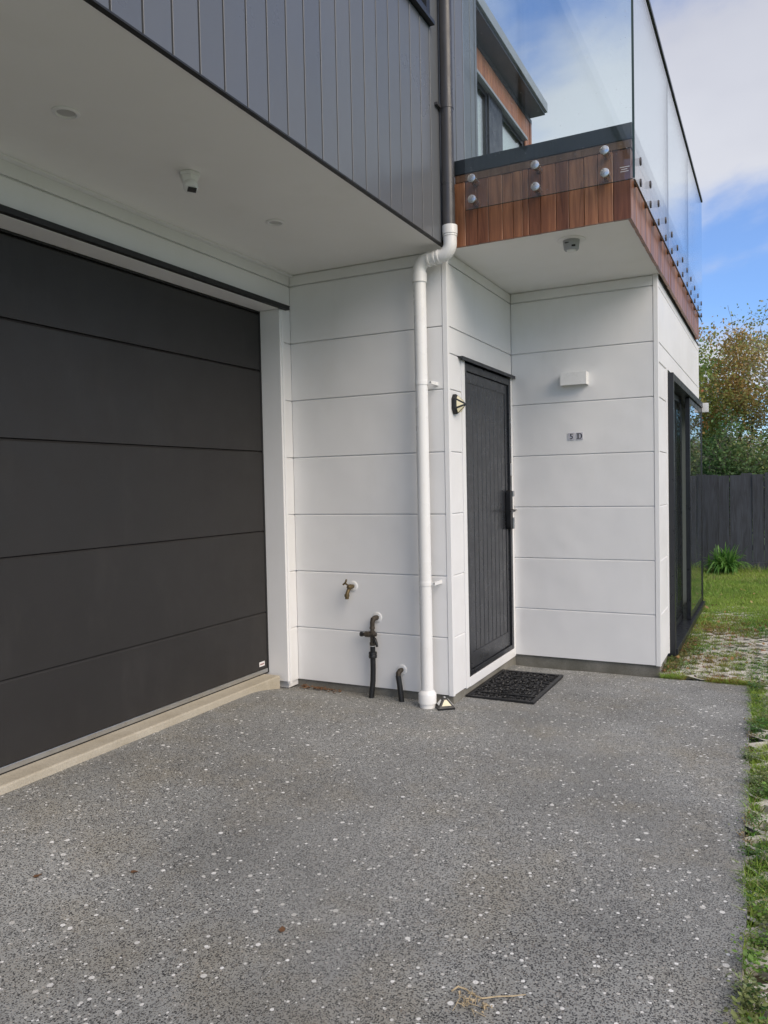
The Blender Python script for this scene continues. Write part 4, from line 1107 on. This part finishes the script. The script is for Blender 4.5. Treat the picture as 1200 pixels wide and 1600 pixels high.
# small round weed leaves
def leaves(cx, cy, n, spread, size, col, zmax=0.03):
    px_ = cx+rng.normal(0, spread, n); py_ = cy+rng.normal(0, spread, n); pz_ = rng.uniform(-0.005, zmax, n)
    a = rng.uniform(0, 6.283, n); tl = rng.uniform(-0.1, 0.8, n); s = rng.uniform(0.6, 1.2, n)*size
    d_ = np.stack([np.cos(a)*np.cos(tl), np.sin(a)*np.cos(tl), np.sin(tl)], 1)*s[:, None]
    w_ = np.stack([-np.sin(a), np.cos(a), np.zeros(n)], 1)*(s*0.36)[:, None]
    o_ = np.stack([px_, py_, pz_], 1)
    V = np.stack([o_, o_+d_*0.5+w_, o_+d_, o_+d_*0.5-w_], 1).reshape(-1, 3)
    i = np.arange(n)*4
    F = np.concatenate([np.stack([i, i+1, i+2], 1), np.stack([i, i+2, i+3], 1)])
    C = np.repeat(np.clip(np.array(col)*1.7*rng.uniform(0.6, 1.35, (n, 1)), 0, 1), 4, 0)
    push(V, F, C)
rw = random.Random(17)
for _ in range(60):
    y = rw.uniform(1.6, 5.9); x = edge_x(y)+rw.uniform(0.005, 0.10)
    col = rw.choice([(0.055, 0.13, 0.025), (0.09, 0.16, 0.03), (0.04, 0.085, 0.02), (0.11, 0.13, 0.045), (0.12, 0.15, 0.07)])
    leaves(x, y, rw.randint(40, 110), 0.024, rw.choice([0.010, 0.014, 0.019]), col, 0.045)
for _ in range(140):
    y = rw.uniform(5.98, 8.6); x = rw.uniform(-0.74, 0.5)
    j = np.argmin((cells[:, 0]-x)**2+(cells[:, 1]-y)**2); x, y = cells[j]
    if x < -0.76: continue
    col = rw.choice([(0.15, 0.055, 0.02), (0.17, 0.075, 0.028), (0.11, 0.10, 0.03), (0.075, 0.12, 0.025), (0.10, 0.15, 0.03)] if x < -0.25 else [(0.075, 0.12, 0.025), (0.10, 0.15, 0.03), (0.05, 0.10, 0.02), (0.12, 0.09, 0.03)])
    leaves(x, y, rw.randint(25, 60), 0.026, 0.014, col, 0.016)
for _ in range(60):
    y = rw.uniform(6.02, 7.5); x = XE+rw.uniform(0.0, 0.14)
    leaves(x, y, 30, 0.025, 0.018, rw.choice([(0.10, 0.10, 0.035), (0.13, 0.075, 0.03), (0.07, 0.10, 0.03)]), 0.035)
for _ in range(170):
    y = 6.0+rw.random()**1.4*5.0; x = rw.uniform(-0.74, 0.6)
    leaves(x, y, 1, 0.001, rw.uniform(0.03, 0.055), rw.choice([(0.16, 0.08, 0.035), (0.20, 0.12, 0.05), (0.11, 0.05, 0.025), (0.24, 0.17, 0.08)]), 0.03)
for _ in range(34):
    y = rw.uniform(1.7, 5.9); x = edge_x(y)+rw.uniform(-0.012, 0.02)
    leaves(x, y, rw.randint(10, 34), 0.011, 0.012, rw.choice([(0.075, 0.13, 0.03), (0.10, 0.15, 0.04), (0.15, 0.11, 0.05)]), 0.022)
g = tri_obj('grass', np.concatenate(Vs), np.concatenate(Fs), np.concatenate(Cs), M['grass'])
tag(g, 'patchy green grass, moss and low weeds growing over the lattice pavers and lawn', 'grass', kind='stuff')

# strap leaved clump in front of the fence
def strap_clump(x, y, n, hgt, lab):
    Vl, Fl, Cl = [], [], []; o_ = 0
    for i in range(n):
        a = rng.uniform(0, 6.283); ln = rng.uniform(0.6, 1.0)*hgt*1.5; out = rng.uniform(0.25, 0.95); w0 = rng.uniform(0.010, 0.019)
        dx, dy = math.cos(a), math.sin(a); K = 7
        bx_, by_ = x+rng.normal(0, 0.06), y+rng.normal(0, 0.05)
        col = np.array(random.choice([(0.12, 0.28, 0.05), (0.17, 0.36, 0.07), (0.08, 0.20, 0.04), (0.22, 0.40, 0.10)]))
        for k in range(K+1):
            s = k/K; rr_ = ln*out*(s**1.3)*0.75; z = -0.05+ln*(s*(1.15-out*0.35)-out*0.85*s**2.6)
            wv = w0*(1-s**3)+0.001
            Vl += [(bx_+dx*rr_-dy*wv, by_+dy*rr_+dx*wv, z), (bx_+dx*rr_, by_+dy*rr_, z-wv*0.5), (bx_+dx*rr_+dy*wv, by_+dy*rr_-dx*wv, z)]
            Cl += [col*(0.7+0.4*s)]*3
        for k in range(K):
            q = o_+k*3
            Fl += [(q, q+1, q+4), (q, q+4, q+3), (q+1, q+2, q+5), (q+1, q+5, q+4)]
        o_ += 3*(K+1)
    t = thing('strap_leaf_plant', (x, y, -0.05), lab, 'plant')
    tri_obj('foliage', np.array(Vl), np.array(Fl), np.array(Cl), M['leaf'], t, (x, y, -0.05))
strap_clump(-0.71, 13.0, 230, 0.44, 'bright green strap leaved clump at the foot of the dark fence')

# trees behind the fence
def make_tree(name, loc, hgt, spread, nleaf, cols, lab, group, seed, bare=0.0, trunk_r=0.09, lsize=0.05, lean=(0, 0), first=0.25, csig=0.16, multi=1):
    r = random.Random(seed); ng = np.random.default_rng(seed)
    t = thing(name, loc, lab, 'tree', group)
    wood = MB(); tips = []
    def grow(p, d, ln, rad, lvl):
        K = 4; path = [p.copy()]; q = p.copy(); dd = d.copy(); rads = [rad]
        for i in range(K):
            dd = (dd+Vector((r.gauss(0, .16), r.gauss(0, .16), r.gauss(0.03, .10)))).normalized()
            q = q+dd*ln/K; path.append(q.copy()); rads.append(max(0.003, rad*(1-0.6*(i+1)/K)))
        wood.tube(path, rads, 7 if lvl < 2 else 4, caps=False)
        if lvl >= 2: tips.extend(path[1:] if lvl >= 3 else path[2:])
        if lvl >= 4: return
        nb_ = [6, 5, 4, 3][lvl]
        for i in range(nb_):
            s = first+(1-first)*(i+r.random())/nb_ if lvl == 0 else 0.25+0.75*(i+r.random())/nb_
            k = min(K-1, int(s*K)); f = s*K-k
            bp = path[k].lerp(path[k+1], min(1, f))
            az = r.uniform(0, 6.283); el = r.uniform(0.1, 0.9) if lvl == 0 else r.uniform(-0.2, 0.9)
            side = Vector((math.cos(az)*math.cos(el), math.sin(az)*math.cos(el), math.sin(el)))
            nd = (side*0.8+dd*0.45).normalized()
            grow(bp, nd, ln*([spread, 0.62, 0.6, 0.55][lvl])*r.uniform(0.75, 1.15), max(0.004, rads[k]*0.55), lvl+1)
    for mi in range(multi):
        az = r.uniform(0, 6.283); k = 0.0 if multi == 1 else 0.35
        grow(Vector(loc)+Vector((math.cos(az)*k*0.4, math.sin(az)*k*0.4, 0)), Vector((lean[0]+k*math.cos(az), lean[1]+k*math.sin(az), 1)).normalized(), hgt*0.62, trunk_r, 0)
    me = wood.mesh('trunk', M['bark'], loc, smooth=True, recalc=False)
    link('trunk', me, t, loc)
    T = np.array([tuple(p) for p in tips])
    if bare: T = T[ng.random(len(T)) > bare]
    idx = ng.integers(0, len(T), nleaf)
    cl = ng.integers(0, 9999, len(T))
    o_ = T[idx]+ng.normal(0, csig, (nleaf, 3))*np.array([1, 1, 0.75])
    a = ng.uniform(0, 6.283, nleaf); tl = ng.uniform(-1.2, 0.9, nleaf); s = ng.uniform(0.55, 1.25, nleaf)*lsize
    d_ = np.stack([np.cos(a)*np.cos(tl), np.sin(a)*np.cos(tl), np.sin(tl)], 1)*s[:, None]
    rv = ng.normal(0, 1, (nleaf, 3)); w_ = np.cross(d_, rv); w_ /= (np.linalg.norm(w_, axis=1)[:, None]+1e-9); w_ *= (s*0.33)[:, None]
    V = np.stack([o_, o_+d_*0.5+w_, o_+d_, o_+d_*0.5-w_], 1).reshape(-1, 3)
    i = np.arange(nleaf)*4
    F = np.stack([i, i+1, i+2, i+3], 1)
    cols = np.array(cols)
    zone = vnoise(o_[:, 0]*1.0+o_[:, 2]*0.8+50, o_[:, 1]+o_[:, 2]*1.1+50, 1.0, seed)
    ci = np.clip((zone*len(cols)*1.05+ng.normal(0, 0.75, nleaf)).astype(int), 0, len(cols)-1)
    C = cols[ci]*3.1*ng.uniform(0.6, 1.35, (nleaf, 1))
    tri_obj('crown', V, F, np.repeat(C, 4, 0), M['leaf'], t, loc)
    return t
rust = [(0.05, 0.085, 0.022), (0.075, 0.105, 0.028), (0.095, 0.12, 0.032), (0.125, 0.125, 0.04), (0.16, 0.11, 0.042), (0.19, 0.075, 0.034)]
olive = [(0.05, 0.075, 0.025), (0.085, 0.10, 0.035), (0.13, 0.12, 0.05), (0.16, 0.12, 0.055)]
dark = [(0.02, 0.042, 0.014), (0.032, 0.062, 0.02), (0.045, 0.08, 0.028), (0.065, 0.10, 0.04)]
make_tree('autumn_tree', (-2.0, 17.0, -0.05), 4.6, 0.62, 30000, rust, 'autumn tree with rust and green leaves rising beside the balcony end', 'trees beyond the fence', 5, bare=0.6, trunk_r=0.11, lean=(0.10, 0), lsize=0.075, csig=0.15)
make_tree('autumn_tree', (-0.9, 18.4, -0.05), 4.3, 0.6, 20000, rust[:5], 'mixed rust and yellow tree behind the rust and green one', 'trees beyond the fence', 19, bare=0.6, trunk_r=0.09, lsize=0.07, csig=0.13)
make_tree('sparse_tree', (0.45, 17.2, -0.05), 4.4, 0.66, 13000, olive, 'half bare grey branched tree at the right edge of the photo', 'trees beyond the fence', 23, bare=0.55, trunk_r=0.13, lean=(-0.12, 0), lsize=0.06, csig=0.14)
make_tree('evergreen_shrub', (-1.3, 15.1, -0.05), 2.3, 0.62, 15000, dark, 'dense dark green shrub just behind the fence next to the house', 'shrubs behind the fence', 31, bare=0.3, trunk_r=0.06, first=0.05, lsize=0.06, csig=0.14, multi=2)
make_tree('evergreen_shrub', (0.2, 15.4, -0.05), 2.1, 0.62, 12000, dark[1:]+olive[:2], 'grey green shrub behind the fence at the right edge', 'shrubs behind the fence', 37, bare=0.3, trunk_r=0.06, first=0.05, lsize=0.06, csig=0.14, multi=2)
make_tree('garden_tree', (3.0, 17.5, -0.05), 5.0, 0.62, 14000, olive, 'olive green tree beyond the fence outside the right edge', 'trees beyond the fence', 41, trunk_r=0.1, lsize=0.07, csig=0.17)
make_tree('garden_tree', (6.5, 18.0, -0.05), 5.6, 0.62, 14000, rust[:4], 'green and yellow tree far to the right beyond the fence', 'trees beyond the fence', 43, trunk_r=0.1, lsize=0.07, csig=0.17)
make_tree('background_tree', (-1.6, 26.0, -0.05), 2.6, 0.62, 12000, dark[1:]+olive[:2], 'low dark green tree standing farthest back behind the autumn trees', 'trees beyond the fence', 47, trunk_r=0.1, lsize=0.09, csig=0.25, first=0.1)
make_tree('background_tree', (1.2, 27.0, -0.05), 2.5, 0.62, 10000, olive, 'low pale olive tree farthest back behind the half bare tree', 'trees beyond the fence', 53, trunk_r=0.1, lsize=0.09, csig=0.25, first=0.1)

# ================================================================== litter
def curled_leaf(x, y, s, lab, a):
    z = gz(x, y)+0.003
    vs = []; K = 6
    for k in range(K+1):
        u = k/K; w_ = s*0.34*math.sin(math.pi*min(1, u*0.94+0.04))
        for sd_ in (-1, 0, 1):
            lx_ = (u-0.5)*s; ly_ = sd_*w_; zz_ = 0.35*s*(u-0.5)**2+(0.25*w_ if sd_ else 0)+0.05*s*math.sin(u*7)*sd_
            vs.append((x+lx_*math.cos(a)-ly_*math.sin(a), y+lx_*math.sin(a)+ly_*math.cos(a), z+max(0, zz_)))
    fs = []
    for k in range(K):
        for j in (0, 1):
            q = k*3+j; fs.append((q, q+1, q+4, q+3))
    o = MB().add(vs, fs).build('dry_leaf', M['dryleaf'], org=(x, y, z), smooth=True)
    tag(o, lab, 'leaf', 'dry leaves on the driveway')
curled_leaf(-2.153, 2.11, 0.030, 'small dark dead leaf on the driveway below the garage door', 0.4)
curled_leaf(-2.42, 1.90, 0.032, 'small brown leaf on the driveway near the left edge of the photo', 1.3)
curled_leaf(-1.44, 2.04, 0.034, 'tan dead leaf alone in the middle of the lower driveway', 2.0)
lv_, lf_ = [], []
rl = random.Random(9)
mbl = MB()
for i in range(46):
    x = rl.uniform(-3.04, -2.70); y = 4.655-abs(rl.gauss(0, 0.045)); s = rl.uniform(0.02, 0.045); a = rl.uniform(0, 6.28); z = gz(x, y)+rl.uniform(0.004, 0.018)
    q = [(-s/2, 0, 0.006), (0, s*0.3, 0.0), (s/2, 0, 0.008), (0, -s*0.3, 0.002)]
    mbl.add([(x+p[0]*math.cos(a)-p[1]*math.sin(a), y+p[0]*math.sin(a)+p[1]*math.cos(a), z+p[2]+rl.uniform(-.003, .003)) for p in q], [(0,1,2,3)])
o = mbl.build('leaf_litter', M['dryleaf'], org=(-2.87, 4.62, 0)); tag(o, 'brown leaf litter gathered along the base of the white wall', 'leaf litter', kind='stuff')
# dried weed at the bottom of the frame
t = thing('dried_weed', (-0.755, 1.975, 0), 'dry straw coloured uprooted weed lying on the driveway', 'weed')
mb = MB()
mb.tube([(-0.825, 1.985, .006), (-0.812, 2.004, .012), (-0.79, 2.008, .008), (-0.765, 1.995, .007), (-0.735, 1.990, .008), (-0.70, 2.012, .010), (-0.66, 2.035, .009), (-0.628, 2.052, .012)], [0.0025, 0.0028, 0.0028, 0.0026, 0.0024, 0.0022, 0.002, 0.0014], 6)
rl = random.Random(4)
for i in range(9):
    x, y = -0.775+rl.gauss(0, .022), 1.955+rl.gauss(0, .020); a = rl.uniform(0, 6.28); l_ = rl.uniform(0.02, 0.06)
    mb.tube([(x, y, .004), (x+math.cos(a)*l_*.5, y+math.sin(a)*l_*.5, .004+rl.uniform(.002, .02)), (x+math.cos(a+.4)*l_, y+math.sin(a+.4)*l_, .005+rl.uniform(0, .01))], [0.0014, 0.0012, 0.0008], 5)
mb.build('stem', M['dry'], t, smooth=True)
mb = MB()
for i in range(26):
    x, y = (-0.765+rl.gauss(0, .014), 1.945+rl.gauss(0, .020)) if i < 16 else (-0.715+rl.gauss(0, .010), 1.955+rl.gauss(0, .008))
    s = rl.uniform(.006, .014); z = .006+rl.uniform(0, .014); a = rl.uniform(0, 6.28)
    mb.add([(x-s*math.cos(a), y-s*math.sin(a), z), (x+s*.4*math.sin(a), y-s*.4*math.cos(a), z+.004), (x+s*math.cos(a), y+s*math.sin(a), z+.002), (x-s*.4*math.sin(a), y+s*.4*math.cos(a), z+.006)], [(0,1,2,3)])
mb.build('seed_head', M['dry'], t)
